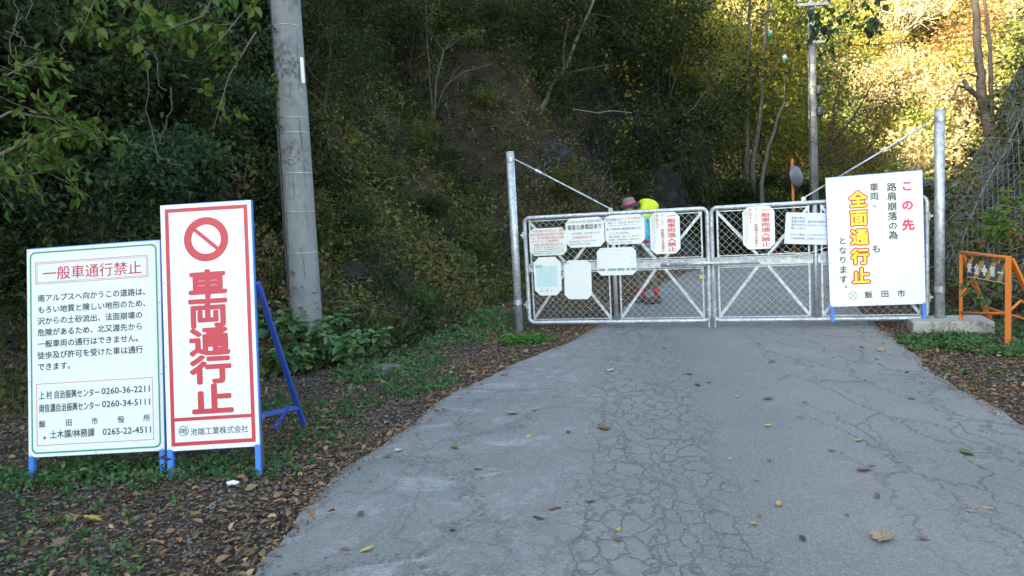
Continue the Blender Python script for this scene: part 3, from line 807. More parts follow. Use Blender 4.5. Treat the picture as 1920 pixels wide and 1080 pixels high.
def bigchar(root, s, cx, cy, size, mat, z=.003, bold=.03, box=None, n=None, name='character'):
    mb = MB(); V, F = glyphs(s)
    if box:
        lo = V.min(0); hi = V.max(0); r_ = bold * (box[2] - box[0])
        V2 = np.stack([box[0] + r_ + (V[:, 0] - lo[0]) / (hi[0] - lo[0]) * (box[2] - box[0] - 2 * r_), box[1] + r_ + (V[:, 1] - lo[1]) / (hi[1] - lo[1]) * (box[3] - box[1] - 2 * r_)], 1)
    else: r_ = bold * size; V2 = np.stack([cx + (V[:, 0] - .5) * size, cy + (V[:, 1] - .37) * size], 1)
    putb(mb, V2, F, z, r_, n); return mb.build(name, mat, root)
def t_fit(mb, s, x0, y0, x1, y1, z=.0022, bold=0.0, ang=0.0):
    """fit text into the box x0..x1, y0 (bottom)..y1 (top)"""
    V, F = glyphs(s)
    a = V[:, :2].min(0); b = V[:, :2].max(0)
    b[1] = max(b[1], .84) if b[1] < .9 else b[1]; a[1] = min(a[1], -.08)
    X = x0 + (V[:, 0] - a[0]) / (b[0] - a[0]) * (x1 - x0); Y = y0 + (V[:, 1] - a[1]) / (b[1] - a[1]) * (y1 - y0)
    putb(mb, np.stack([X, Y], 1), F, z, bold * (y1 - y0) * .8)
def homog(src, dst):
    A = []; B = []
    for (x, y), (u, v) in zip(src, dst):
        A += [[x, y, 1, 0, 0, 0, -u * x, -u * y], [0, 0, 0, x, y, 1, -v * x, -v * y]]; B += [u, v]
    h = np.linalg.solve(np.array(A, float), np.array(B, float))
    return lambda x, y: ((h[0] * x + h[1] * y + h[2]) / (h[6] * x + h[7] * y + 1), (h[3] * x + h[4] * y + h[5]) / (h[6] * x + h[7] * y + 1))
def rpoly(x0, y0, x1, y1, r, n=5):
    o = []
    for cx, cy, a0 in ((x1 - r, y0 + r, -90), (x1 - r, y1 - r, 0), (x0 + r, y1 - r, 90), (x0 + r, y0 + r, 180)):
        for k in range(n + 1):
            a = R_(a0 + 90 * k / n); o.append((cx + r * math.cos(a), cy + r * math.sin(a)))
    return o
def band(mb, outer, inner, z):
    i = len(mb.v); n = len(outer)
    mb.v += [(p[0], p[1], z) for p in outer] + [(p[0], p[1], z) for p in inner]
    for k in range(n): j = (k + 1) % n; mb.f.append((i + k, i + j, i + n + j, i + n + k))
def rivets(root, pts, m, r=.006):
    me = MB().tube([(0, 0, 0), (0, 0, .004)], r, 8).mesh('rivet'); me.materials.append(m)
    for p in pts:
        o = link('rivet', me, None, root); o.location = (p[0], p[1], .002)

# ---------------- left notice board
Wb, Hb = .977, 1.46
r1 = empty('notice_board', mtx=bmtx((-3.422, 5.05, .119), -.064, .167, .017))
tag(r1, 'wide white notice board with a green border and long black Japanese text', 'sign')
MB().box((Wb / 2, Hb / 2, 0), (Wb, Hb, .004)).build('panel', M['white'], r1)
fr = MB(); 
for x in (.012, Wb - .012): fr.box((x, Hb / 2, -.016), (.03, Hb + .008, .026))
for y in (.012, Hb - .008, Hb * .5): fr.box((Wb / 2, y, -.0165), (Wb - .06, .03, .025))
fr.build('frame', M['blue'], r1)
for x in (.018, Wb - .018): MB().box((x, -.08, -.010), (.036, .175, .03)).build('leg', M['blue'], r1)
for x in (.018, Wb - .018): MB().bar((x, 1.1, -.03), (x, -.06, -.62), .03, .03).build('rear_strut', M['blue_dark'], r1)
q = homog([(100, 235), (590, 192), (605, 970), (110, 1003)], [(0, Hb), (Wb, Hb), (Wb, 0), (0, 0)])
mb = MB(); m_ = .022
band(mb, rpoly(m_, m_, Wb - m_, Hb - m_, .04), rpoly(m_ + .011, m_ + .011, Wb - m_ - .011, Hb - m_ - .011, .032), .003); mb.build('green_border', M['green'], r1)
def qr(x0, y0, x1, y1):   # box from two crop points (top-left, bottom-right)
    a = q(x0, y0); b = q(x1, y1); return a[0], b[1], b[0], a[1]
mb = MB()
x0, y0, x1, y1 = qr(132, 283, 549, 330); mb.frame(x0, y0, x1, y1, .0035, .003)
mb.frame(x0 + .011, y0 + .011, x1 - .011, y1 - .011, .0028, .003)
x0, y0, x1, y1 = qr(137, 733, 567, 931); mb.frame(x0, y0, x1, y1, .0035, .003)
x0, y0, x1, y1 = qr(160, 300, 523, 318); t_fit(mb, '一般車通行禁止', x0, y0 + .000, x1, y1, .003, .012)
c = q(168, 930); mb.tube([(c[0], c[1], .0021), (c[0], c[1], .0031)], .010, 14)
mb.build('red_lettering', M['red'], r1)
mb = MB()
lines = ['南アルプスへ向かうこの道路は、', 'もろい地質と険しい地形のため、', '沢からの土砂流出、法面崩壊の', '危険があるため、北又渡先から', '一般車両の通行はできません。', '徒歩及び許可を受けた車は通行', 'できます。']
for k, s in enumerate(lines):
    cx, cy = q(153, 416 + 42.3 * k); pitch = (q(540, 392)[0] - q(153, 416)[0]) / 14
    for j, ch in enumerate(s): t_em(mb, ch, cx + .003 + pitch * j, cy, pitch * 1.0, .003, .020)
def line2(s, xa, xb, yl, sl=-.10, h=30, bold=.022):
    a = q(xa, yl + (xa - 148) * sl); b = q(xb, yl + (xb - 148) * sl); hh = h / 778 * Hb
    t_fit(mb, s, a[0], (a[1] + b[1]) / 2 - hh / 2, b[0], (a[1] + b[1]) / 2 + hh / 2, .003, bold)
line2('上 村 自治振興センター', 148, 368, 778); line2('0260-36-2211', 376, 552, 780)
line2('南信濃自治振興センター', 148, 368, 826); line2('0260-34-5111', 378, 553, 828)
for ch, x in zip('飯田市役所', (159, 256, 351, 447, 541)): cx, cy = q(x, 880 - (x - 159) * .075); t_em(mb, ch, cx, cy, .050, .003, .020)
line2('土木課/林務課', 188, 350, 924); line2('0265-22-4511', 380, 556, 930)
mb.build('black_lettering', M['black'], r1)
rivets(r1, [(.014, .014), (Wb / 2, .014), (Wb - .014, .014), (.014, Hb - .014), (Wb / 2, Hb - .014), (Wb - .014, Hb - .014), (.012, Hb * .36), (.012, Hb * .68), (Wb - .012, Hb * .36), (Wb - .012, Hb * .7)], M['lightgrey'])

# ---------------- tall warning sign
Wc, Hc = .622, 1.665
r2 = empty('warning_sign', mtx=bmtx((-2.365, 4.859, .165), -.009, .158, .008))
tag(r2, 'tall white sign with red border, prohibition ring and large red lettering on blue A-frame', 'sign')
MB().box((Wc / 2, Hc / 2, 0), (Wc, Hc, .004)).build('panel', M['white'], r2)
fr = MB()
for x in (.014, Wc - .010): fr.box((x, Hc / 2, -.016), (.032, Hc + .006, .026))
for y in (.012, Hc - .010, Hc * .33, Hc * .67): fr.box((Wc / 2, y, -.0165), (Wc - .06, .03, .025))
fr.build('frame', M['blue'], r2)
for x in (.018, Wc - .014): MB().box((x, -.09, -.010), (.036, .20, .03)).build('leg', M['blue'], r2)
inv2 = r2.matrix_world.inverted()
for side, x in ((0, .02), (1, Wc + .012)):
    foot = inv2 @ Vector((-1.715 + (side - 1) * .62, 5.79, .05))
    MB().bar((x, Hc * .66, -.035), foot, .034, .034).build('rear_strut', M['blue_dark'], r2)
    k = .86; p = Vector((x, Hc * .66, -.035)).lerp(foot, k)
    MB().bar((x, p.y + .02, -.03), p, .022, .034).build('side_brace', M['blue_dark'], r2)
    MB().bar((x + .012, p.y - .09, -.25), p.lerp(Vector((x, p.y, -.03)), .35) + Vector((.012, .03, 0)), .012, .03).build('brace_link', M['blue_dark'], r2)
q = homog([(590, 80), (930, 45), (955, 950), (618, 977)], [(0, Hc), (Wc, Hc), (Wc, 0), (0, 0)])
mb = MB(); mm = .030; bw = .026
mb.frame(mm, mm, Wc - mm + .006, Hc - mm + .003, bw, .003)
yd = q(780, 853)[1]; mb.rect(mm + bw, yd - .012, Wc - mm + .006 - bw, yd + .012, .003)
cx, cy = q(762, 199); ro = Wc * .245
mb.ring((cx, cy), ro - .052, ro, .003, 48, 1.0)
a = math.radians(-42); L = ro - .048; w = .013
i = len(mb.v); dx, dy = math.cos(a), math.sin(a)
mb.v += [(cx - dx * L - dy * w, cy - dy * L + dx * w, .0034), (cx - dx * L + dy * w, cy - dy * L - dx * w, .0034), (cx + dx * L + dy * w, cy + dy * L - dx * w, .0034), (cx + dx * L - dy * w, cy + dy * L + dx * w, .0034)]; mb.f.append((i, i + 1, i + 2, i + 3))
for ch, yt, yb, xa, xb in (('車', 318, 413, 694, 841), ('両', 427, 521, 694, 843), ('通', 533, 623, 696, 852), ('行', 632, 725, 698, 856), ('止', 737, 831, 706, 862)):
    A = q(xa, yt); B = q(xb, yb); bigchar(r2, ch, 0, 0, 0, M['red'], .003, .034, (A[0], B[1], B[0], A[1]), 14)
mb.build('red_border_and_ring', M['red'], r2)
mb = MB(); mb.ring((cx, cy), ro + .010, ro + .0125, .003, 48); mb.build('grey_ring', M['lightgrey'], r2)
mb = MB()
lx_, ly_ = q(678, 903); mb.ring((lx_, ly_), .030, .0345, .003, 24)
for s_, u0_, u1_ in (('池', 0, 0),): t_em(mb, '地', lx_ + .001, ly_, .046, .003, .02)
for k in (-1, 0, 1): mb.rect(lx_ - .033, ly_ + k * .010 - .002, lx_ - .016, ly_ + k * .010 + .002, .0026)
A = q(703, 905); B = q(914, 890); t_fit(mb, '池端工業株式会社', A[0], (A[1] + B[1]) / 2 - .024, B[0], (A[1] + B[1]) / 2 + .026, .003, .02)
mb.build('company_lettering', M['darkgrey'], r2)
rivets(r2, [(.014, .016), (Wc / 2, .014), (Wc - .012, .016), (.014, Hc - .014), (Wc / 2, Hc - .012), (Wc - .012, Hc - .014), (.012, Hc * .34), (.012, Hc * .68), (Wc - .010, Hc * .36), (Wc - .010, Hc * .7), (Wc / 2, Hc * .35)], M['lightgrey'])
# tie between the two signs
mb = MB(); t_ = []
for k in range(26):
    a = k * .9; t_.append((-2.385 + .045 * math.cos(a) + .003 * (k % 3), 4.845 + .035 * math.sin(a), .125 + .012 * math.sin(k * 1.7)))
mb.tube(t_, .0025, 4); tag(mb.build('tie_wire', M['cable'], None), 'thin black wire binding the two sign legs together near the ground', 'wire')
# threaded bar beside the tall sign
mb = MB(); a = Vector((-1.735, 4.87, .02)); b = Vector((-1.745, 4.93, .46)); mb.tube([a, b], .008, 8)
for k in range(34):
    p = a.lerp(b, (k + .5) / 34); mb.tube([p, p + (b - a) * .010], .0125, 8)
tag(mb.build('ribbed_bar', M['rust'], None), 'rusty ribbed steel bar standing against the right leg of the tall sign', 'steel bar')

# ---------------- gate
GY = -.300
def gm(o): return bmtx(o, GY)
GOL = Vector((.229, 10.601, .1)); GOR = Vector((2.684, 9.842, .1))
g_m = gm(GOL); g_inv = g_m.inverted()
def guv(px, py, zoff=0.0):      # point of the gate plane under a pixel, in the left leaf's coordinates
    o = g_inv @ Vector(CC); d = g_inv.to_3x3() @ Vector(ray(px, py)); t = (zoff - o.z) / d.z
    p = o + d * t; return p.x, p.y
def rounded(W_, H_, r, n=4):
    pts = []
    for cx, cy, a0 in ((W_ - r, r, -90), (W_ - r, H_ - r, 0), (r, H_ - r, 90), (r, r, 180)):
        for k in range(n + 1):
            a = R_(a0 + 90 * k / n); pts.append((cx + r * math.cos(a), cy + r * math.sin(a), 0))
    pts.append(pts[0]); pts.append(pts[1]); return pts
def leaf(o, W_, H_, hinge_left, label):
    root = empty('gate_leaf', mtx=gm(o)); tag(root, label, 'gate leaf', 'leaves of the chain-link gate')
    MB().tube(rounded(W_, H_, .075), .029, 10, cap=False).build('outer_frame', M['galv'], root, True)
    xm = W_ * .5
    MB().tube([(xm, .028, 0), (xm, H_ - .028, 0)], .029, 12).build('middle_stile', M['galv'], root, True)
    rl = MB(); y0 = .735
    for xa, xb in ((.03, xm - .03), (xm + .03, W_ - .03)):
        rl.box(((xa + xb) / 2, y0 + .05, -.006), (xb - xa, .10, .004)); rl.box(((xa + xb) / 2, y0, .010), (xb - xa, .012, .034)); rl.box(((xa + xb) / 2, y0 + .105, .010), (xb - xa, .012, .034))
    rl.build('middle_rail', M['galv'], root)
    for xa, xb in ((.03, xm - .03), (xm + .03, W_ - .03)):
        for ya, yb in ((.03, y0 - .006), (y0 + .111, H_ - .03)):
            f = MB()
            for x in (xa + .045, xb - .045): f.box((x, (ya + yb) / 2, .006), (.022, yb - ya, .008))
            for y in (ya + .018, yb - .018): f.box(((xa + xb) / 2, y, .008), (xb - xa - .112, .014, .006))
            f.build('inner_frame', M['galv'], root)
            xc = (xa + xb) / 2; up_ = ya > .5
            for sx in (-1, 1):
                xe = xa + .05 if sx < 0 else xb - .05
                if up_: a_, b_ = (xe, yb - .03, .016), (xc + sx * .06, ya + .01, .016)
                else: a_, b_ = (xe, ya + .03, .016), (xc + sx * .06, yb - .01, .016)
                MB().bar(a_, b_, .038, .006, up=(0, 0, 1)).build('brace', M['galv'], root)
            # chain link: two families of diagonal wires, woven one in front of the other
            w = MB(); D = .094; x_0, x_1, y_0, y_1 = xa + .05, xb - .05, ya + .02, yb - .02
            for fam in (-1, 1):
                kk = -60
                while kk < 120:
                    c0 = kk * D
                    # line y - y_0 = fam*(x - x_0) + c0
                    p = []
                    for (px_, py_) in ((x_0, y_0 + c0), (x_1, y_0 + fam * (x_1 - x_0) + c0)):
                        if y_0 - 1e-6 <= py_ <= y_1 + 1e-6: p.append((px_, py_))
                    for py_ in (y_0, y_1):
                        px_ = x_0 + (py_ - y_0 - c0) * fam
                        if x_0 < px_ < x_1: p.append((px_, py_))
                    kk += 1
                    if len(p) < 2: continue
                    z = -.006 if fam < 0 else -.011
                    w.tube([(p[0][0], p[0][1], z), (p[1][0], p[1][1], z)], .0021, 4, False)
            o_ = w.build('wire_mesh', M['wire'], root); o_['kind'] = 'stuff'
    # hinges
    hx_ = -.045 if hinge_left else W_ + .045
    for y in (.26, H_ - .24):
        hb = MB(); hb.box((hx_ * .5 if hinge_left else W_ + .022, y, .010), (.09, .03, .022)); hb.tube([(hx_ * .6 if hinge_left else W_ + .02, y - .05, .03), (hx_ * .6 if hinge_left else W_ + .02, y + .05, .03)], .014, 8)
        hb.build('hinge', M['galv'], root, bevel=.003)
    # drop bolt
    xs_ = W_ - .012 if hinge_left else .012
    db = MB(); db.tube([(xs_, .56, .045), (xs_, -.085, .045)], .011, 8); db.box((xs_, .50, .03), (.045, .03, .03)); db.box((xs_, .16, .03), (.045, .03, .03)); db.tube([(xs_, .45, .045), (xs_ + (.0), .45, .09)], .008, 6)
    db.build('drop_bolt', M['galv'], root)
    # lug for the stay rod
    xl = xm - .02 if hinge_left else xm - .13
    MB().box((xl, H_ + .04, .0), (.06, .06, .010)).build('lug', M['galv'], root, bevel=.004)
    return root, xl
WL, WR = 2.515, 2.545
gl, xlL = leaf(GOL, WL, 1.5, True, 'left leaf of the galvanised chain-link road gate, hung with most of the notices')
gr, xlR = leaf(GOR, WR, 1.5, False, 'right leaf of the galvanised chain-link road gate, behind the large white board')
# posts
def post(x, y, z0, h, label, grp='gate posts'):
    t = empty('gate_post', (x, y, z0)); tag(t, label, 'gate post', grp)
    MB().tube([(0, 0, -.3), (0, 0, h)], .057, 20).build('post', M['galv'], t, False).data.polygons.foreach_set('use_smooth', [True] * 20 + [False] * 2)
    MB().tube([(0, 0, h - .0), (0, 0, h + .012)], .061, 20).build('cap', M['galv'], t)
    for zz in (.36, 1.36, h - .10):
        MB().tube([(0, 0, zz - .035), (0, 0, zz + .035)], .0605, 20).build('clamp_band', M['galv'], t)
    return t
PL_ = Vector((.075, 10.66, .04)); PR_ = Vector((5.235, 9.025, .10))
post(*PL_, 2.50, 'left galvanised gate post standing in a clump of clover'); post(*PR_, 2.52, 'right galvanised gate post set in the concrete block')
def stay(root, x_lug, P0, label=None):
    inv = root.matrix_world.inverted(); a = inv @ P0; b = Vector((x_lug, 1.565, 0)); d = (b - a).normalized()
    MB().tube([a + d * .10, b - d * .20], .0115, 8).build('stay_rod', M['galv'], root, True)
    MB().bar(a, a + d * .13, .010, .045, up=(0, 0, 1)).build('rod_end', M['galv'], root, bevel=.004)
    MB().bar(b - d * .26, b, .012, .055, up=(0, 0, 1)).build('rod_end', M['galv'], root, bevel=.004)
    MB().tube([a + d * .34, a + d * .44], .020, 6).build('turnbuckle', M['galv'], root)
    MB().tube([b + Vector((0, 0, -.02)), b + Vector((0, 0, .025))], .016, 8).build('bolt', M['steel'], root)
stay(gl, xlL, Vector((.14, 10.64, 2.44))); stay(gr, xlR, Vector((5.17, 9.045, 2.50)))
# latch bar and padlock, in the left leaf's coordinates
lb = empty('latch_bar', mtx=g_m @ Matrix.Translation((0, 0, .055))); tag(lb, 'galvanised sliding latch bar across the meeting edge of the two gate leaves', 'latch bar')
xa, ya = guv(1240, 500); xb, yb = guv(1425, 493)
MB().tube([(xa, .775, 0), (xb, .775, 0)], .024, 14).build('bar', M['galv'], lb, True)
for x in (xa + .10, WL - .06, WL + .12, xb - .02): MB().tube([(x - .01, .775, 0), (x + .01, .775, 0)], .031, 12).build('collar', M['galv'], lb)
px_, py_ = guv(1316, 516)
pk = empty('padlock', mtx=g_m @ Matrix.Translation((px_, py_ - .02, .06))); tag(pk, 'small brass padlock hanging from the latch bar', 'padlock')
MB().box((0, 0, 0), (.075, .060, .030)).build('body', M['brass'], pk, bevel=.006)
MB().tube([(-.022, .03, 0), (-.022, .075, 0), (-.012, .092, 0), (0, .097, 0), (.012, .092, 0), (.022, .075, 0), (.022, .03, 0)], .006, 8).build('shackle', M['steel'], pk, True)

# ---------------- notices on the gate
def notice(rect, label, m, ch=.16, rot=0.0, z=.034, name='notice'):
    cxp, cyp = (rect[0] + rect[2]) / 2, (rect[1] + rect[3]) / 2
    a = guv(rect[0], cyp, z); b = guv(rect[2], cyp, z); t = guv(cxp, rect[1], z); bt = guv(cxp, rect[3], z); c = guv(cxp, cyp, z)
    w = b[0] - a[0]; h = t[1] - bt[1]; k = ch * min(w, h)
    root = empty(name, mtx=g_m @ Matrix.Translation((c[0], c[1], z)) @ Matrix.Rotation(rot, 4, 'Z') @ Matrix.Rotation(R_(rr.uniform(-2.5, 1)), 4, 'X') @ Matrix.Rotation(R_(rr.uniform(-2, 2)), 4, 'Y') @ Matrix.Translation((-w / 2, -h / 2, 0)))
    tag(root, label, 'notice')
    MB().poly([(k, 0), (w - k, 0), (w, k), (w, h - k), (w - k, h), (k, h), (0, h - k), (0, k)] if k else [(0, 0), (w, 0), (w, h), (0, h)], -.002, .0015).build('sheet', m, root)
    tie = MB()
    for x in (k * .8 + .004, w - k * .8 - .004): tie.tube([(x, h - k * .5, -.035), (x, h - k * .45, .008), (x, h - k * .45 - .014, .008), (x, h - k * .5 - .014, -.035)], .0022, 4)
    tie.build('tie', M['string'], root)
    return root, w, h
def lines_(root, w, h, name, m, rows, bold=.012):
    mb = MB()
    for (s, u0, u1, v, hf) in rows: t_fit(mb, s, u0 * w, h * (1 - v - hf / 2), u1 * w, h * (1 - v + hf / 2), .0026, bold)
    mb.build(name, m, root)
def vcol(mb, s, w, h, u, v0, v1, size, bold=.02, hs=1.0):
    n_ = len(s); 
    for k, chh in enumerate(s):
        v = v0 + (v1 - v0) * (k + .5) / n_; cx_ = u * w; cy_ = h * (1 - v); sz_ = size * w; V, F_ = glyphs({'ー': '｜', '、': '、'}.get(chh, chh))
        hgt_ = (v1 - v0) / n_ * h * .96
        putb(mb, np.stack([cx_ + (V[:, 0] - .5) * sz_, cy_ + (V[:, 1] - .37) * hgt_], 1), F_, .0026, bold * min(sz_, hgt_))
rt, w, h = notice((992.5, 427.5, 1062, 479), 'white gate notice in red and black print, furthest left in the upper row', M['notice'])
lines_(rt, w, h, 'red_print', M['softred'], [('平成28年7月1日から、長野', .10, .95, .10, .10), ('県内の指定登山道を通行する場合', .03, .94, .225, .10), ('には、登山計画書の提出が必要', .03, .93, .35, .10), ('となりました。(位置図参照)', .03, .80, .475, .10), ('本登山道は指定登山道です。', .11, .92, .60, .10)])
lines_(rt, w, h, 'small_print', M['darkgrey'], [('易老渡登山口、便ヶ島森林公園には、登山ポスト', .12, .93, .70, .055), ('を設置してあり、登山計画書を提出できます。', .07, .92, .775, .055), ('登山計画書の提出がまだの方は、左上の欄に', .10, .94, .85, .055), ('必要事項を記入して投函してください。', .07, .88, .92, .055)], .0)
rt, w, h = notice((1060.6, 408, 1133, 463.6), 'white gate notice headed with large black satellite telephone text', M['notice'], rot=.01)
lines_(rt, w, h, 'black_print', M['black'], [('衛星公衆電話あり', .05, .93, .31, .17)], .025)
lines_(rt, w, h, 'small_print', M['darkgrey'], [('この先約7km先 便ヶ島森林公園内', .03, .93, .13, .085), ('100円硬貨、Edyが使えます', .15, .88, .53, .085), ('通話可能時間は、日の出から日没まで', .08, .80, .79, .05), ('電話は本体に記載', .08, .62, .88, .05)], .004)
lines_(rt, w, h, 'red_print', M['softred'], [('10円硬貨使用不可', .16, .68, .66, .085)])
rt, w, h = notice((1134, 402.5, 1208.6, 458), 'white gate notice with blue trailhead headings and distances in kilometres', M['notice'])
lines_(rt, w, h, 'blue_print', M['bluep'], [('易老渡登山口', .03, .42, .15, .09), ('便ヶ島森林公園(聖岳登山口)', .03, .90, .475, .09)])
lines_(rt, w, h, 'red_print', M['softred'], [(':ここから約5km', .43, .93, .13, .09), (':ここから約7km', .10, .60, .61, .09)])
lines_(rt, w, h, 'small_print', M['darkgrey'], [('携帯トイレ、仮設小屋、登山ポストあり', .08, .90, .26, .07), ('小屋の水は、登山口で補給してください', .10, .80, .35, .04), ('衛星公衆電話、水洗トイレ、登山ポスト、', .10, .92, .73, .065), ('東屋、駐車場あり(要許可)', .10, .86, .84, .065), ('小屋の水は、登山口で補給', .12, .66, .93, .04)], .004)
rt, w, h = notice((1119, 464, 1193, 516), 'white sheet with a strip of small pictures along its foot, over the middle rail', M['notice'], .14)
lines_(rt, w, h, 'small_print', M['lightgrey'], [('登山道案内図', .30, .66, .11, .05), ('指定登山道の通行について', .38, .62, .22, .05)], 0)
mb = MB()
for x0_, x1_ in ((.03, .20), (.24, .255), (.28, .48), (.50, .70), (.74, .83), (.86, .98)): mb.rect(x0_ * w, .16 * h, x1_ * w, .25 * h, .0024)
for u, v in ((.6, .57), (.85, .61), (.83, .40)): mb.rect(u * w, v * h, (u + .12) * w, (v + .008) * h, .0024)
mb.build('picture_strip', M['photoprint'], rt)
rt, w, h = notice((1001.7, 482, 1052, 554), 'portrait sheet with a faded pale blue map, lower left on the gate', M['notice'], .2)
mb = MB(); mb.rect(.08 * w, .22 * h, .86 * w, .76 * h, .0022); mb.build('map_print', M['mapblue'], rt)
mb = MB(); mb.frame(.06 * w, .735 * h, .32 * w, .80 * h, .004, .0026)
for k in range(3): mb.rect(.08 * w, (.75 + k * .014) * h, .30 * w, (.756 + k * .014) * h, .0026)
mb.build('map_title', M['green'], rt)
mb = MB()
for k in range(46):
    u, v = rr.gauss(.47, .16), rr.gauss(.48, .14)
    if .1 < u < .85 and .25 < v < .74: s_ = rr.uniform(.002, .005); mb.rect(u * w, v * h, u * w + s_, v * h + s_, .0028)
for k in range(5): mb.rect((.62 + k * .055) * w, (.60 + .06 * (k % 2)) * h, (.63 + k * .055) * w, .80 * h, .0028)
for k in range(8): mb.rect((.10 + k * .07) * w, .10 * h, (.15 + k * .07) * w, (.105 + .04 * (k % 3)) * h, .0028)
mb.build('map_marks', M['lightgrey'], rt)
rt, w, h = notice((1057.8, 488, 1109, 561), 'blank faded portrait sheet with cut corners, beside the map sheet', M['notice'], .16, rot=-.015)
mb = MB()
for k in range(14): u, v = rr.uniform(.2, .85), rr.uniform(.25, .75); mb.rect(u * w, v * h, u * w + .006, v * h + .002, .0024)
mb.build('faded_print', M['lightgrey'], rt)
for rc, lab in (((1219, 398, 1275, 476), 'upright notice with red vertical lettering, hung nearest the padlock on the left leaf'), ((1392.5, 387, 1452.5, 467), 'upright notice with red vertical lettering, hung on the right leaf')):
    rt, w, h = notice(rc, lab, M['notice'], .17)
    mb = MB(); vcol(mb, '一般車両進入禁止', w, h, .72, .04, .95, .30, .045)
    vcol(mb, 'オートバイ、', w, h, .42, .04, .38, .11, .02); vcol(mb, '原動機付き自転車も', w, h, .42, .40, .95, .12, .03); vcol(mb, '進入禁止です。', w, h, .24, .04, .44, .11, .02)
    mb.build('red_print', M['softred'], rt)
    mb = MB(); vcol(mb, '歩行者は自由に通行できますが、落石に注意して下さい', w, h, .145, .06, .90, .045, 0); vcol(mb, '緊急車両の通行の妨げにならないように、路上駐車禁止', w, h, .085, .10, .88, .04, 0)
    mb.build('small_print', M['darkgrey'], rt)
rt, w, h = notice((1471.7, 399, 1552, 458), 'pale blue laminated parking sheet tied beside the large white board', M['notice_blue'], 0, rot=-.075, z=.045)
lines_(rt, w, h, 'black_print', M['black'], [('駐車の際は、', .14, .48, .17, .075), ('緊急対応車・通行許可車両の', .14, .97, .28, .075), ('通行の妨げにならないようお', .14, .97, .39, .075), ('願いします。', .14, .48, .50, .075), ('の場合、', .27, .50, .70, .075), ('の駐車場をご利用ください。', .18, .97, .82, .075)], .012)
lines_(rt, w, h, 'orange_print', M['orangep'], [('満車', .13, .265, .70, .075)], .012)
lines_(rt, w, h, 'blue_print', M['cyanp'], [('北又渡発電所手', .52, .97, .70, .075), ('前', .13, .175, .82, .075)], .012)
# string bow on the right leaf
mb = MB(); c = [guv(*p, .075) for p in ((1471, 471), (1485, 475), (1502, 477), (1520, 474), (1540, 467), (1552, 463))]
mb.tube([(p[0], p[1], .075) for p in c], .0045, 5)
for pp in (((1502, 477), (1496, 486), (1489, 492)), ((1502, 477), (1508, 483), (1507, 490)), ((1502, 477), (1490, 480), (1478, 474), (1490, 472))):
    mb.tube([(*guv(*p, .075), .078) for p in pp], .004, 5)
o = mb.build('string_bow', M['string'], None); o.matrix_world = g_m; tag(o, 'white string tied in a loose bow round the gate rail under the parking sheet', 'string')

# ---------------- big closure board on the right leaf
Wd, Hd = 1.08, 1.622
r3 = empty('closure_board', mtx=bmtx((4.015, 9.315, .273), GY, .012, .019))
tag(r3, 'large white board with red, black and yellow vertical lettering on the right gate leaf', 'sign')
MB().box((Wd / 2, Hd / 2, 0), (Wd, Hd, .004)).build('panel', M['white'], r3)
fr = MB()
for x in (.012, Wd - .010): fr.box((x, Hd / 2, -.016), (.032, Hd + .012, .026))
for y in (.012, Hd - .008, Hd * .5): fr.box((Wd / 2, y, -.0165), (Wd - .06, .03, .025))
fr.build('frame', M['blue'], r3)
for x in (.022, Wd - .018): MB().box((x, -.095, -.010), (.042, .20, .03)).build('leg', M['blue'], r3)
q = homog([(592, 350), (1025, 313), (1048, 905), (622, 920)], [(0, Hd), (Wd, Hd), (Wd, 0), (0, 0)])
sc_ = Wd / 433
for ch, x, y, s_ in (('こ', 958, 383, 52), ('の', 962, 468, 54), ('先', 966, 556, 56)): c = q(x, y); bigchar(r3, ch, *c, s_ * sc_, M['magenta'], .003, .045)
mb = MB()
for ch, x, y, s_ in (('路', 889, 388, 44), ('肩', 891, 430, 44), ('崩', 893, 474, 44), ('落', 895, 518, 44), ('の', 897, 560, 42), ('為', 899, 602, 44), ('車', 810, 389, 42), ('両', 812, 430, 42), ('、', 826, 462, 42), ('も', 824, 663, 44),
                     ('と', 672, 628, 40), ('な', 674, 671, 40), ('り', 675, 713, 40), ('ま', 677, 756, 42), ('す', 679, 798, 42), ('。', 701, 822, 36), ('飯', 792, 866, 37), ('田', 865, 862, 37), ('市', 938, 860, 37)):
    c = q(x, y); bigchar(r3, ch, *c, s_ * sc_, M['black'], .003, .022, n=6)
c = q(723, 870); mb.ring(c, .045, .050, .003, 30)
for a in (45, -45):
    a = R_(a); dx, dy = math.cos(a) * .046, math.sin(a) * .046; nx_, ny_ = -dy * .05, dx * .05; i = len(mb.v)
    mb.v += [(c[0] - dx - nx_, c[1] - dy - ny_, .003 + .0003 * (a > 0)), (c[0] + dx - nx_, c[1] + dy - ny_, .003 + .0003 * (a > 0)), (c[0] + dx + nx_, c[1] + dy + ny_, .003 + .0003 * (a > 0)), (c[0] - dx + nx_, c[1] - dy + ny_, .003 + .0003 * (a > 0))]; mb.f.append((i, i + 1, i + 2, i + 3))
mb.build('city_emblem', M['black'], r3)
for nm_, mt, bo, zz in (('character_outline', M['red'], .110, .0028), ('character', M['yellowp'], .030, .0042)):
    for ch, x, y in (('全', 739, 444), ('面', 743, 526), ('通', 748, 611), ('行', 752, 697), ('止', 757, 783)):
        c = q(x, y); bigchar(r3, ch, c[0], c[1], 82 * sc_, mt, zz, bo, None, 12, nm_)
rivets(r3, [(.016, .016), (Wd / 2, .014), (Wd - .014, .016), (.016, Hd - .016), (Wd / 2, Hd - .014), (Wd - .014, Hd - .016), (.014, Hd * .34), (.014, Hd * .68), (Wd - .012, Hd * .36), (Wd - .012, Hd * .68)], M['darkgrey'], .007)

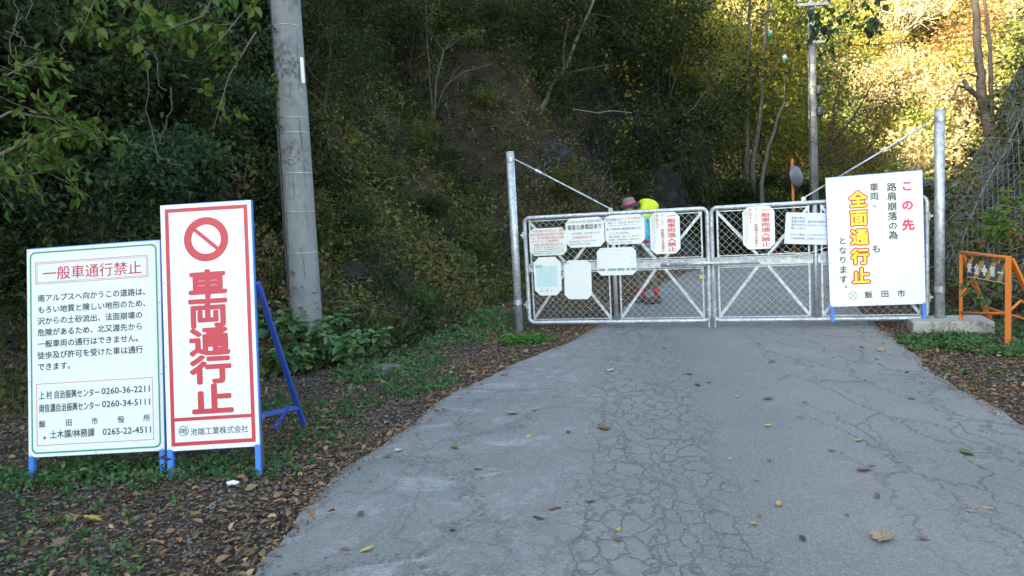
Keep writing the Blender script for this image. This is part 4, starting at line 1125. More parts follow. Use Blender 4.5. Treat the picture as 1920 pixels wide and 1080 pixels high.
# ---------------- concrete block
o = MB().box((0, 0, 0), (.86, .56, .18)).build('concrete_block', M['block'], None, bevel=.015); o.location = (5.29, 8.95, .015); o.rotation_euler = (0, 0, -.33)
tag(o, 'low pale concrete footing block under the right gate post', 'concrete block')

# ---------------- orange barrier
bA = Vector((5.36, 8.80, .06)); bB = Vector((5.20, 7.72, -.01)); bx = (bB - bA).normalized()
ba = empty('barricade', bA); tag(ba, 'orange steel A-frame barricade with striped safety plate at the right road edge', 'barricade')
def L_(p): return p - bA
hB = .92; top = Vector((0, 0, hB)); tA, tB = bA + top * .93, bB + top
bk = Vector((.42, .10, 0))
MB().tube([L_(tA), L_(tB)], .020, 10).build('top_rail', M['orange'], ba, True)
MB().bar(L_(bA), L_(tA), .034, .034).build('front_leg', M['orange'], ba, bevel=.003)
MB().bar(L_(bB), L_(tB + Vector((0, 0, .02))), .052, .052).build('front_leg', M['orange'], ba, bevel=.004)
MB().tube([L_(bA.lerp(tA, .15)), L_(bB.lerp(tB, .36))], .017, 8).build('lower_rail', M['orange'], ba, True)
rA, rB = bA + bk * 1.0, bB + bk * 1.25
MB().bar(L_(tA - Vector((0, 0, .02)) + Vector((.01, 0, 0))), L_(rA), .052, .030).build('rear_leg', M['orange'], ba, bevel=.003)
MB().bar(L_(tB - Vector((0, 0, .01)) + Vector((.03, 0, 0))), L_(rB), .052, .030).build('rear_leg', M['orange'], ba, bevel=.003)
MB().tube([L_(tA.lerp(rA, .80)), L_(tB.lerp(rB, .80))], .017, 8).build('rear_rail', M['orange'], ba, True)
e1 = tA.lerp(bA, .62); e2 = tA.lerp(rA, .55); em = (e1 + e2) / 2 + Vector((0, 0, .14))
MB().tube([L_(e1), L_(em), L_(e2)], .014, 6).build('folding_stay', M['orange'], ba)
e1 = tB.lerp(bB, .62); e2 = tB.lerp(rB, .60); em = (e1 + e2) / 2 + Vector((0, 0, .10))
MB().tube([L_(e1), L_(em), L_(e2)], .014, 6).build('folding_stay', M['orange'], ba)
# plate with its own axes: x along the barrier towards the camera end, y up, z towards the road
pl0 = tA + (tB - tA) * .14 - Vector((0, 0, .27)); wp = (tB - tA).length * .82; hp = .20
px_ax = (tB - tA).normalized(); py_ax = (Vector((0, 0, 1)) - px_ax * px_ax.z).normalized(); pz_ax = px_ax.cross(py_ax)
pm = Matrix(((px_ax.x, py_ax.x, pz_ax.x, pl0.x - bA.x), (px_ax.y, py_ax.y, pz_ax.y, pl0.y - bA.y), (px_ax.z, py_ax.z, pz_ax.z, pl0.z - bA.z), (0, 0, 0, 1)))
o = MB().box((wp / 2, hp / 2, 0), (wp, hp, .004)).build('safety_plate', M['ochre'], ba); o.matrix_local = pm
mb = MB(); ns = 6; sw = wp / 5.5
for k in range(-1, 4):
    x0_ = k * 2 * sw * .82; pts_ = [(x0_, 0), (x0_ + sw, 0), (x0_ + sw + hp * .8, hp), (x0_ + hp * .8, hp)]
    pts_ = [(min(max(p[0], 0), wp), p[1]) for p in pts_]; i = len(mb.v); mb.v += [(p[0], p[1], .0028) for p in pts_]; mb.f.append((i, i + 1, i + 2, i + 3))
s_ = mb.build('black_stripes', M['black'], o)
mb = MB()
for ch, u in (('安', .08), ('全', .27), ('第', .68), ('一', .87)): bigchar(o, ch, u * wp, hp * .5, hp * .60, M['white'], .0036, .045)
cxx = wp * .475; a_ = hp * .30; b_ = hp * .11
mb.rect(cxx - a_, hp / 2 - b_, cxx + a_, hp / 2 + b_, .0036); mb.rect(cxx - b_, hp / 2 + b_, cxx + b_, hp / 2 + a_, .0036); mb.rect(cxx - b_, hp / 2 - a_, cxx + b_, hp / 2 - b_, .0036)
mb.rect(0, -.006, wp, 0, .0021); mb.build('white_cross', M['white'], o)
for u in (.15, .85):
    p = tA.lerp(tB, .14 + .80 * u); MB().tube([L_(p), L_(p - Vector((0, 0, .075)))], .008, 6).build('plate_hanger', M['orange'], ba)

# ---------------- near utility pole
pb = P(573, 575, 9.25); pz = H(pb[0], pb[1]); up = empty('utility_pole', (pb[0], pb[1], pz)); tag(up, 'thick grey concrete utility pole rising behind the tall warning sign', 'utility pole')
HP = 10.0; tilt_top = Vector((.085, 0, 0))
def pc(z): return Vector((.13 * z / HP, 0, z))
def pr(z): return .192 - z * .0045
pp_ = [pc(-.5)] + [pc(z) for z in np.arange(0, HP + .01, 1)]
ps = MB().tube(pp_, [pr(p.z) for p in pp_], 32).build('shaft', M['pole'], up, True)
def zat(py, px=555): return float(P(px, py, 9.2)[2]) - pz
for y_ in (62, 226, 253, 327, 398, 474):
    z = zat(y_); MB().tube([pc(z - .0035), pc(z + .0035)], pr(z) + .004, 32).build('band', M['galv'], up, True)
for y_ in (69, 243):
    z = zat(y_); bse = pc(z) + Vector((-.105, -.15, 0)); e = MB(); e.tube([bse + Vector((0.0, .0, 0)), bse + Vector((-.01, -.10, -.01))], .010, 8)
    c = bse + Vector((-.005, -.13, -.01)); ring = [c + Vector((.026 * math.cos(a), .012 * math.sin(a), .026 * math.sin(a))) for a in np.linspace(0, 6.29, 14)]; e.tube(ring, .008, 6, False)
    e.build('eye_bolt', M['cable'], up, True)
cb = [pc(z) + Vector((-pr(z) * .93, -.10, 0)) for z in np.linspace(0, zat(240), 10)]
MB().tube(cb, .017, 8).build('cable_cover', M['cable'], up, True)
cb = [pc(z) + Vector((-pr(z) * .92, -.09, 0)) for z in np.linspace(zat(240), HP, 10)]
MB().tube(cb, .006, 6).build('earth_wire', M['cable'], up, True)
z0_, z1_ = zat(165), zat(118); pth = [pc(z) + Vector((pr(z) * .95, -.075, 0)) for z in (z0_, z1_)]
pv = MB(); d_ = pth[1] - pth[0]; pv.poly(rpoly(-.022, 0, .022, d_.length, .02), -.004, .004)
o = pv.build('number_plate', M['notice'], up); o.matrix_local = Matrix.Translation(pth[0]) @ Matrix(((.75, 0, .66, 0), (.66, 0, -.75, 0), (0, 1, 0, 0), (0, 0, 0, 1)))
# creeper on the pole
zs = np.linspace(zat(232), zat(150), 14); cr = [pc(z) + Vector((-pr(z) * .8, -pr(z) * .62 - .012, 0)) + Vector((.012 * math.sin(z * 9), 0, 0)) for z in zs]
vp = np.array([tuple(p) for p in cr]); ii = rng.choice(len(vp), 46, p=np.r_[np.full(9, .03), np.full(5, .146)]); pos = vp[ii] + rng.normal(size=(46, 3)) * .022 + np.array([0, -.02, 0])
V, F, R2 = leaves(pos, rdir(46, -.2), rdir(46) + np.array([0, -1.5, 0]), .035 + .02 * rng.random(46), .7)
cp = empty('creeper', up.location); tag(cp, 'small green creeper climbing the left side of the thick utility pole', 'creeper')
MB().tube(cr, .004, 4).build('stem', M['twig'], cp); link('foliage', np_mesh('creeper_leaves', V, F, R2), M['lf_bright'], cp)

# ---------------- far utility pole, wires, mirror
fp = P(1526, 345, 21.6); fz = H(fp[0], fp[1]); f2 = empty('utility_pole', (fp[0], fp[1], fz)); tag(f2, 'slim pale utility pole among the autumn trees beyond the gate', 'utility pole')
ztop = float(P(1517, 12, 21.6)[2]) - fz
MB().tube([(0, 0, -.3), (0, 0, ztop)], [.135, .10], 20).build('shaft', M['pole'], f2, True)
for k, z in enumerate((ztop - .1, ztop - 1.15)):
    MB().box((0, -.12, z), (.9 if k == 0 else .55, .07, .07)).build('cross_arm', M['galv'], f2)
for x, z in ((-.38, ztop - .02), (0, ztop + .05), (.38, ztop - .02), (.22, ztop - 1.05)):
    MB().tube([(x, -.12, z), (x, -.12, z + .05), (x, -.12, z + .10), (x, -.12, z + .14)], [.03, .055, .035, .045], 10).build('insulator', M['notice'], f2, True)
for z in (ztop - 2.5, ztop - 3.1):
    MB().tube([(.16, -.1, z - .14), (.16, -.1, z - .1), (.16, -.1, z + .1), (.16, -.1, z + .14)], [.05, .09, .09, .05], 10).build('junction_box', M['cable'], f2, True)
MB().tube([(-.13 + .02 * math.sin(z * 5), -.09, z) for z in np.linspace(0, ztop - 1, 24)], .012, 5).build('riser_cable', M['cable'], f2)
def wire(a, b, sag, label, r=.012):
    a = Vector(a); b = Vector(b); pts = [a.lerp(b, t) - Vector((0, 0, sag * 4 * t * (1 - t))) for t in np.linspace(0, 1, 24)]
    o = MB().tube(pts, r, 5).build('overhead_wire', M['cable'], None); tag(o, label, 'wire', 'overhead wires')
W1 = P(1518, 62, 21.6); W2 = P(1518, 88, 21.6)
wire(W1, P(2100, -5, 24), .25, 'upper overhead wire running right from the slim utility pole'); wire(W2, P(2100, 18, 24), .25, 'lower overhead wire running right from the slim utility pole')
wire(W1, P(1180, -60, 24), .3, 'overhead wire running left from the slim utility pole into the dark trees')
mp_ = P(1491, 331, 21.0); mz = H(mp_[0], mp_[1] + .1); mi = empty('convex_mirror', (mp_[0] - .02, mp_[1] + .08, mz)); tag(mi, 'round traffic mirror seen from behind on an orange pole beyond the gate', 'traffic mirror')
mt_ = float(P(1487, 297, 21)[2]) - mz
MB().tube([(0, .03, -.2), (-.02, .03, mt_)], .038, 12).build('pole', M['orange'], mi, True)
zc = mp_[2] - mz; d = MB(); prof = [(0, .10), (.06, .10), (.12, .085), (.19, .06), (.25, .03), (.30, 0), (.315, -.03), (.30, -.04)]
n = 28; i0 = 0
for r_, z_ in prof:
    for k in range(n): a = 2 * math.pi * k / n; d.v.append((r_ * math.cos(a), r_ * math.sin(a), z_))
for j in range(len(prof) - 1):
    for k in range(n): a = j * n + k; b = j * n + (k + 1) % n; d.f.append((a, b, b + n, a + n))
o = d.build('backing', M['mirror_back'], mi, True); o.matrix_local = Matrix.Translation((.08, -.06, zc)) @ Matrix.Rotation(R_(38), 4, 'Z') @ Matrix.Rotation(R_(82), 4, 'X')
o2 = MB().tube([(0, 0, -.035), (0, 0, -.03)], .29, 28).build('mirror_face', M['mirror_face'], mi); o2.matrix_local = o.matrix_local.copy()

# ---------------- hiker
def skin(name, verts, edges, radii, mats=None, fmat=None, parent=None, sub=1, root=0):
    me = bpy.data.meshes.new(name); me.from_pydata(verts, edges, []); ob = bpy.data.objects.new(name, me); COL.objects.link(ob)
    sm = ob.modifiers.new('s', 'SKIN'); sm.use_smooth_shade = True
    for i, r in enumerate(radii): me.skin_vertices[0].data[i].radius = (r, r) if not hasattr(r, '__len__') else r
    me.skin_vertices[0].data[root].use_root = True
    ss = ob.modifiers.new('u', 'SUBSURF'); ss.levels = sub; ss.render_levels = sub
    bpy.context.view_layer.update(); dg = bpy.context.evaluated_depsgraph_get()
    m2 = bpy.data.meshes.new_from_object(ob.evaluated_get(dg), depsgraph=dg); bpy.data.objects.remove(ob)
    for m in mats: m2.materials.append(m)
    if fmat:
        for p in m2.polygons: p.material_index = fmat(p.center)
    for p in m2.polygons: p.use_smooth = True
    o = link(name, m2, None, parent); return o
M['skin'] = simple('skin', (.45, .28, .20), .55); M['olive'] = simple('olive_cloth', (.13, .15, .09), .85, 0, .25, 5, .3, 14); M['cyan'] = simple('cyan_cloth', (.03, .42, .60), .7, 0, .25, 6, .3, 14)
M['boot'] = simple('boot_leather', (.07, .05, .045), .8, 0, .3, 12); M['gaiter'] = simple('red_gaiter', (.55, .04, .03), .65); M['lime'] = simple('lime_cover', (.52, .62, .02), .55, 0, .15, 4, .4, 9)
M['hatgrey'] = simple('grey_felt', (.17, .14, .15), .9); M['hatband'] = simple('pink_band', (.60, .05, .14), .7); M['hatbrim'] = simple('black_brim', (.02, .018, .02), .8); M['shirt'] = simple('lime_shirt', (.40, .45, .05), .8)
hp0 = G(1208, 568, .10); hz = H(hp0[0], hp0[1]) + .03
pe = empty('person', (hp0[0], hp0[1], hz)); pe.rotation_euler = (0, 0, R_(12)); tag(pe, 'hiker in grey hat, cyan jacket and olive trousers stooping behind the gate', 'person')
# facing -x ; y is depth
hv = [(.06, 0, .93),                                   # 0 pelvis
      (.04, .095, .88), (-.05, .11, .50), (.03, .12, .10), (-.10, .13, .05),      # right leg (far)  1-4
      (.06, -.095, .88), (.10, -.11, .50), (.20, -.12, .10), (.07, -.13, .05),    # near leg 5-8
      (.03, 0, 1.10), (-.03, 0, 1.28), (-.09, 0, 1.42), (-.13, 0, 1.50), (-.17, 0, 1.60),      # spine 9-13
      (-.07, .17, 1.40), (-.03, .23, 1.14), (-.22, .20, .97),       # far arm 14-16
      (-.07, -.17, 1.40), (.0, -.24, 1.14), (-.20, -.22, .98)]      # near arm 17-19
he = [(0, 1), (1, 2), (2, 3), (3, 4), (0, 5), (5, 6), (6, 7), (7, 8), (0, 9), (9, 10), (10, 11), (11, 12), (12, 13), (11, 14), (14, 15), (15, 16), (11, 17), (17, 18), (18, 19)]
hr = [.14, .10, .065, .05, .042, .10, .065, .05, .042, .135, .15, .11, .052, .095, .065, .048, .034, .065, .048, .034]
def fm(c):
    if c.z < .13: return 3
    if c.z < .27: return 2
    if c.z < .98 and not (abs(c.y) > .17 and c.z > .9): return 1
    if c.z < 1.49: return 4
    return 0
skin('body', hv, he, hr, [M['skin'], M['olive'], M['gaiter'], M['boot'], M['cyan']], fm, pe, 2)
for s_, w_ in ((1, Vector(hv[16])), (-1, Vector(hv[19]))):
    vv_ = [w_, w_ + Vector((-.07, 0, -.045))]; ee_ = [(0, 1)]; rr_ = [.028, (.036, .018)]
    base_ = vv_[1]
    for k in range(4):
        i = len(vv_); off = (k - 1.5) * .018; l = (.030, .034, .032, .025)[k]
        vv_ += [base_ + Vector((-.022, off, -.012)), base_ + Vector((-.022 - l, off * 1.1, -.035)), base_ + Vector((-.020 - l, off * 1.1, -.035 - l)), base_ + Vector((-.004 - l * .6, off, -.045 - l))]
        ee_ += [(1, i), (i, i + 1), (i + 1, i + 2), (i + 2, i + 3)]; rr_ += [.0095, .0088, .008, .007]
    i = len(vv_); vv_ += [w_ + Vector((-.03, -s_ * .035, -.03)), w_ + Vector((-.065, -s_ * .055, -.055)), w_ + Vector((-.09, -s_ * .045, -.075))]; ee_ += [(0, i), (i, i + 1), (i + 1, i + 2)]; rr_ += [.012, .010, .008]
    skin('hand', [tuple(v) for v in vv_], ee_, rr_, [M['skin']], None, pe, 1)
# head with face
hc = Vector((-.19, 0, 1.60)); hd = bmesh.new(); bmesh.ops.create_uvsphere(hd, u_segments=24, v_segments=16, radius=1)
for v in hd.verts:
    x, y, z = v.co; v.co = Vector((x * .098 * (1 + .06 * (z < -.2)), y * .076 * (1 - .18 * max(0, -z)), z * .122))
    if x < -.9 and abs(y) < .25: v.co.x -= .014 * math.exp(-((z + .12) / .16) ** 2)
    v.co += Vector((-.012 * max(0, -z), 0, 0))
me = bpy.data.meshes.new('head'); hd.to_mesh(me); hd.free(); me.polygons.foreach_set('use_smooth', [True] * len(me.polygons))
o = link('head', me, M['skin'], pe); o.location = hc; o.rotation_euler = (0, R_(-20), 0)
for nm_, c_, r_, m_ in (('eye', (-.092, .030, .005), (.007, .013, .007), 'hatbrim'), ('eye', (-.092, -.030, .005), (.007, .013, .007), 'hatbrim'), ('nose', (-.108, 0, -.022), (.016, .012, .020), 'skin'), ('mouth', (-.098, 0, -.062), (.008, .024, .005), 'softred'), ('ear', (.005, .078, -.01), (.02, .010, .030), 'skin'), ('ear', (.005, -.078, -.01), (.02, .010, .030), 'skin'), ('hair', (.035, 0, -.005), (.085, .080, .100), 'hatbrim')):
    b = bmesh.new(); bmesh.ops.create_icosphere(b, subdivisions=2, radius=1); me = bpy.data.meshes.new(nm_)
    for v in b.verts: v.co = Vector((v.co.x * r_[0], v.co.y * r_[1], v.co.z * r_[2]))
    b.to_mesh(me); b.free(); me.polygons.foreach_set('use_smooth', [True] * len(me.polygons)); e = link(nm_, me, M[m_], pe); e.location = hc + (Matrix.Rotation(R_(-20), 3, 'Y') @ Vector(c_)); e.rotation_euler = (0, R_(-20), 0)
def lathe(prof, n=28, wob=0):
    mb = MB()
    for j, (r_, z_) in enumerate(prof):
        for k in range(n): a = 2 * math.pi * k / n; mb.v.append((r_ * math.cos(a), r_ * math.sin(a) * .86, z_ + (wob * math.sin(2 * a + .6) if j < 3 else 0)))
    for j in range(len(prof) - 1):
        for k in range(n): a = j * n + k; b = j * n + (k + 1) % n; mb.f.append((a, b, b + n, a + n))
    mb.f.append(tuple((len(prof) - 1) * n + k for k in range(n))); return mb
ht = empty('hat', (0, 0, 0)); ht.parent = pe; ht.location = hc + Vector((-.005, 0, .045)); ht.rotation_euler = (0, R_(-14), 0)
lathe([(.185, -.035), (.18, -.03), (.135, .0), (.108, .008)], wob=.018).build('brim', M['hatbrim'], ht, True)
lathe([(.108, .004), (.107, .010), (.106, .040), (.104, .042)]).build('hat_band', M['hatband'], ht, True)
lathe([(.104, .040), (.101, .07), (.085, .100), (.05, .112)]).build('hat_crown', M['hatgrey'], ht, True)
# backpack: separate thing carried on the back
bp = empty('backpack', pe.matrix_world @ Vector((0, 0, 0)) if False else pe.location); bp.rotation_euler = pe.rotation_euler; tag(bp, 'hiker\'s backpack under a lime-yellow rain cover', 'backpack')
def blob(name, c_, r_, m_, parent, seed=0, rot=(0, 0, 0), pw=1.0):
    b = bmesh.new(); bmesh.ops.create_icosphere(b, subdivisions=4, radius=1)
    for v in b.verts:
        d_ = v.co.normalized(); k_ = (abs(d_.x) ** 3.2 + abs(d_.y) ** 3.2 + abs(d_.z) ** 3.2) ** (-1 / 3.2)
        k_ *= 1 + .05 * mnoise.noise(d_ * 2.2 + Vector((seed, 0, 0))) + .02 * mnoise.noise(d_ * 7); v.co = Vector((d_.x * k_ * r_[0], d_.y * k_ * r_[1], d_.z * k_ * r_[2]))
    me = bpy.data.meshes.new(name); b.to_mesh(me); b.free(); me.polygons.foreach_set('use_smooth', [True] * len(me.polygons)); o_ = link(name, me, M[m_], parent); o_.location = c_; o_.rotation_euler = rot; return o_
blob('rain_cover', (.10, 0, 1.52), (.16, .18, .20), 'lime', bp, 3, (0, .35, 0)); blob('pack_body', (.16, 0, 1.22), (.13, .16, .24), 'cyan', bp, 5, (0, .12, 0))
for s_ in (-1, 1): MB().tube([(.05, s_ * .10, 1.46), (-.06, s_ * .12, 1.475), (-.175, s_ * .11, 1.38), (-.15, s_ * .12, 1.24), (.03, s_ * .15, 1.10)], .022, 8).build('shoulder_strap', M['cable'], bp, True)
MB().tube([(.16 * math.cos(a) - .0, .175 * math.sin(a), 1.03) for a in np.linspace(.5, 5.8, 20)], .022, 8).build('hip_belt', M['gaiter'], bp, True)
# boots: soles
for p_ in (hv[4], hv[8]):
    c_ = Vector(p_); o_ = blob('boot', (c_.x + .03, c_.y, .055), (.145, .052, .058), 'boot', pe, 2)

# ---------------- rocks
def rock(name, loc, dims, m, seed, label, sub=3, planes=16, rz=0.0, tilt=(0, 0), cat_='rock', group=None, rough=.06):
    r = random.Random(seed); b = bmesh.new(); bmesh.ops.create_icosphere(b, subdivisions=sub, radius=1)
    pl = []
    for k in range(planes):
        n_ = Vector((r.gauss(0, 1), r.gauss(0, 1), r.gauss(0, 1))).normalized(); pl.append((n_, r.uniform(.55, .85)))
    for v in b.verts:
        for n_, d_ in pl:
            t_ = v.co.dot(n_)
            if t_ > d_: v.co -= n_ * (t_ - d_)
        v.co *= 1 + rough * mnoise.noise(v.co * 3 + Vector((seed, 0, 0)))
        if rough > .1:
            w_ = Vector((v.co.x * 3.2, v.co.y * 3.2, v.co.z * 1.3)) + Vector((seed, 0, 0)); v.co *= 1 + .16 * (abs(mnoise.noise(w_)) - .3) + .09 * (abs(mnoise.noise(w_ * 2.7)) - .3) + .04 * mnoise.noise(w_ * 7)
        v.co = Vector((v.co.x * dims[0], v.co.y * dims[1], v.co.z * dims[2])) / 2 * 1.3
    me = bpy.data.meshes.new(name); b.to_mesh(me); b.free(); o = link(name, me, M[m]); o.location = loc; o.rotation_euler = (tilt[0], tilt[1], rz); return tag(o, label, cat_, group)
def onhit(px, py, dz=0.0): q_ = hit(px, py); return (q_[0], q_[1], q_[2] + dz)
rock('flat_stone', onhit(733, 700, .03), (.44, .30, .14), 'rock_grey', 1, 'flat grey-brown stone slab at the foot of the bank by the large leafy weeds', rz=.2)
rock('stone', onhit(692, 703, .02) if False else onhit(762, 704, .01), (.17, .10, .06), 'rock_pale', 2, 'small pale stone lying against the flat stone slab')
rock('stone', onhit(786, 700, .01), (.12, .10, .10), 'rock_dark', 3, 'small dark stone to the right of the pale stone')
rock('stone', onhit(265, 998, .01), (.11, .06, .05), 'rock_dark', 4, 'dark stone chip on the litter below the two left signs')
rock('stone', onhit(778, 640, .03), (.22, .14, .12), 'rock_grey', 5, 'grey stone half buried beneath the bank slope')
rock('stone', onhit(952, 632, .02), (.20, .16, .06), 'rock_grey', 6, 'flat stone beside the clover at the left gate post')
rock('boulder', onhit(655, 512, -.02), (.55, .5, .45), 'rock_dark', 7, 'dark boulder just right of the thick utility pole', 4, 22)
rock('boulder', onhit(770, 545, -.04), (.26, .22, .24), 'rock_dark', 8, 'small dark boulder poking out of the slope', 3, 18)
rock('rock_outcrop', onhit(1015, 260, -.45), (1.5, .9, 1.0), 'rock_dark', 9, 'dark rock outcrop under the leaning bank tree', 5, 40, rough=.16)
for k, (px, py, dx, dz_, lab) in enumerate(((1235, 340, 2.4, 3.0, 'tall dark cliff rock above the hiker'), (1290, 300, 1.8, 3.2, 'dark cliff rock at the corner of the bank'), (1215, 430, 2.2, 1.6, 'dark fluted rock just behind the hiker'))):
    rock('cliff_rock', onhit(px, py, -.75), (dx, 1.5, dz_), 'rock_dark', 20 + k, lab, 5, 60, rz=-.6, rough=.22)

# ---------------- individual weeds
def weed(loc, hgt, nst, nl, ls, m, label, seed, wr=.62, spread=.5, name='weed', cat_='weed', group=None, brad=.05):
    rg = np.random.default_rng(seed); root = empty(name, loc); tag(root, label, cat_, group); st = MB(); parts = []
    for k in range(nst):
        a = rg.random() * 6.28; d = np.array([math.cos(a) * spread, math.sin(a) * spread, 1.0]); d /= np.linalg.norm(d); h_ = hgt * (.6 + .5 * rg.random())
        b0 = np.array([rg.normal() * brad, rg.normal() * brad * .7, 0]); ts = np.linspace(0, 1, 6); pts = [b0 + d * h_ * t + np.array([math.cos(a), math.sin(a), -.35]) * spread * .25 * h_ * t * t for t in ts]
        if ls > .15: MB().tube(pts, [.0060 * (1 - .6 * t) for t in ts], 5, False).build('stem', M['lf_weed'], root)
        else: st.tube(pts, [.0055 * (1 - .6 * t) for t in ts], 5, False)
        for j in range(nl):
            t = .2 + .8 * (j + .5) / nl; p = np.array([np.interp(t, ts, [q_[i] for q_ in pts]) for i in range(3)])
            for s_ in (0, math.pi):
                az = j * 1.57 + s_ + rg.normal() * .3 + a; ax = np.array([math.cos(az), math.sin(az), -.15 + .35 * t + rg.normal() * .15])
                parts.append((p, ax, np.array([rg.normal() * .25, rg.normal() * .25, 1.0]), ls * (.55 + .6 * rg.random()) * (1.15 - .4 * t), rg.random()))
    pos, ax, nr, L, rn = (np.array([q_[i] for q_ in parts]) for i in range(5))
    V, F, R2 = leaves(pos, ax, nr, L, wr, rn, .25, .22); tag(st.build('stems', M['lf_weed'], root), kind='stuff') if st.v else None; link('foliage', np_mesh('weed_leaves', V, F, R2), m, root); return root
for k, (px, py, hg, ns, lab) in enumerate(((560, 700, .50, 8, 'leafy green weed clump directly behind the blue rear strut'), (622, 690, .62, 9, 'largest leafy green weed clump between the tall sign and the flat stone'), (668, 668, .5, 7, 'leafy green weed clump nearest the flat stone'), (590, 640, .55, 6, 'leafy green weed clump at the foot of the utility pole'), (530, 640, .6, 6, 'leafy weed clump peeping between the tall sign and the strut'))):
    weed(onhit(px, py, -.03), hg, ns, 7, .20, M['lf_bigweed'], lab, 300 + k, .60, .62, brad=.12)
weed(onhit(985, 642), .15, 150, 4, .05, M['lf_clover'], 'bright green clover clump at the foot of the left gate post', 320, .8, .9, 'clover', 'clover', None, .17)
for k, (px, py, hg, ns, ls, m, lab) in enumerate(((905, 575, .30, 14, .07, 'lf_weed', 'bushy green weed on the bank left of the gate post'), (945, 560, .22, 12, .06, 'lf_bright', 'bright yellow-green weed beside the left gate post'), (935, 520, .28, 8, .08, 'lf_bright', 'yellow-leaved seedling on the bank beside the gate post'), (760, 745, .12, 9, .05, 'lf_weed', 'small weed patch at the road edge below the flat stone'), (300, 905, .16, 10, .05, 'lf_weed', 'small weed at the feet of the two signs'),
      (120, 900, .16, 12, .06, 'lf_weed', 'weed under the wide notice board near its left leg'), (215, 890, .17, 12, .06, 'lf_weed', 'weed under the middle of the wide notice board'), (1010, 590, .1, 8, .04, 'lf_weed', 'low weed just behind the left gate post'), (1720, 645, .14, 16, .06, 'lf_weed', 'weed growing against the left end of the concrete block'), (1800, 660, .16, 16, .065, 'lf_weed', 'weed growing in front of the concrete block'), (1855, 665, .14, 12, .06, 'lf_weed', 'weed between the concrete block and the barricade'), (1825, 705, .08, 8, .06, 'lf_weed', 'low weed on the right verge nearest the camera'))):
    weed(onhit(px, py, -.01), hg, ns, 4, ls, M[m], lab, 340 + k, .62, .8, brad=.09)
def tuft(loc, L, n_, label, seed, m='dry', w=.004, name='grass_tuft', grav=.5):
    rg = np.random.default_rng(seed); mb = MB(); 
    for k in range(n_):
        a = rg.random() * 6.28; d = np.array([math.cos(a) * .45, math.sin(a) * .45, 1]); d /= np.linalg.norm(d); l = L * (.5 + .6 * rg.random()); sd = np.array([-math.sin(a), math.cos(a), 0]); i = len(mb.v)
        for j in range(6):
            t = j / 5; c = d * l * t + np.array([math.cos(a), math.sin(a), -1.2]) * l * grav * t * t; ww = w * (1 - t * .9); mb.v += [tuple(c - sd * ww), tuple(c + sd * ww)]
        for j in range(5): mb.f.append((i + 2 * j, i + 2 * j + 1, i + 2 * j + 3, i + 2 * j + 2))
    o = mb.build(name, M[m], None); o.location = loc; return tag(o, label, 'grass')
tuft(onhit(60, 470), .75, 46, 'pale arching grass tuft above the top left corner of the notice board', 1, 'lf_weed', .007)
tuft(onhit(20, 520), .7, 40, 'grass tuft at the left edge behind the notice board', 2, 'lf_weed', .007)
tuft(onhit(700, 190), .5, 26, 'pale dry grass tuft hanging on the middle of the bank', 3)
tuft(onhit(715, 265), .6, 34, 'dry olive grass tuft right of the thick pole', 4); tuft(onhit(640, 330), .6, 34, 'drooping grass tuft against the thick pole at sign height', 5)
tuft(onhit(100, 985), .14, 60, 'short dry grass tuft on the litter under the notice board', 6, 'dry', .0025); tuft(onhit(355, 905), .22, 60, 'flattened pale dry grass between the sign legs and the road', 7, 'dry', .0016, grav=1.2)
tuft(onhit(1690, 625), .32, 30, 'thin dry weed stalks left of the concrete block', 8, 'dry', .0022, grav=.15); tuft(onhit(1765, 640), .34, 26, 'thin dry weed stalks in front of the right gate post', 9, 'dry', .0022, grav=.15)

# ---------------- dead sticks
def stick(p0, p1, r, label, m='bark_pale', name='fallen_stick'):
    a, b = Vector(p0), Vector(p1); pts = [a.lerp(b, t) + Vector((rr.gauss(0, .008), rr.gauss(0, .008), rr.gauss(0, .008))) for t in np.linspace(0, 1, 7)]
    tag(MB().tube(pts, [r * (1 - .35 * t) for t in np.linspace(0, 1, 7)], 7).build(name, M[m], None, True), label, 'stick')
stick(onhit(640, 532, .10), onhit(715, 590, .08), .016, 'pale broken stick leaning down the slope right of the thick pole'); stick(onhit(650, 528, .14), onhit(700, 578, .12), .013, 'second pale stick crossing beside the broken stick'); stick(onhit(612, 568, .1), onhit(678, 585, .09), .011, 'short pale stick beneath the two crossed sticks')
stick(onhit(660, 868, .02), onhit(695, 852, .02), .004, 'thin pale twig on the litter at the road edge', 'bark_pale', 'fallen_twig')

# ---------------- fallen leaves on the road, one object each
FLC = {'brown': (.15, .085, .05), 'tan': (.30, .20, .13), 'reddish': (.19, .085, .06), 'yellow': (.40, .28, .07), 'green': (.10, .13, .04), 'olive': (.17, .14, .06), 'pale': (.42, .42, .30), 'dark': (.05, .035, .025)}
for k, v_ in FLC.items(): M['fl_' + k] = simple('fallen_' + k, v_, .75, 0, .35, 30)
def leafshape(seed, lobed):
    r = random.Random(seed); n_ = 22 if lobed else 14; mb = MB(); mb.v.append((0, 0, .0))
    for k in range(n_):
        a = 2 * math.pi * k / n_; 
        if lobed: R0 = .5 * (1 - .34 * (k % 4 in (1, 3)) - .10 * (k % 4 == 2)) * (1 + .06 * r.gauss(0, 1)) * (1 - .25 * (math.cos(a) < -.3)); x, y = R0 * math.cos(a), R0 * math.sin(a) * .66
        else: x = .5 * math.cos(a); y = .24 * math.sin(a) * (1 - .25 * math.cos(a)) * (1 + .08 * r.gauss(0, 1))
        mb.v.append((x, y, .10 * abs(y) * 3 + .06 * r.random() + .10 * x * x * r.choice((1, 2))))
    for k in range(n_): mb.f.append((0, 1 + k, 1 + (k + 1) % n_))
    mb.bar((.42, 0, .04), (.68, .05, .06), .012, .012); return mb.mesh('fallen_leaf', False)
LS = [leafshape(i, i % 2) for i in range(8)]
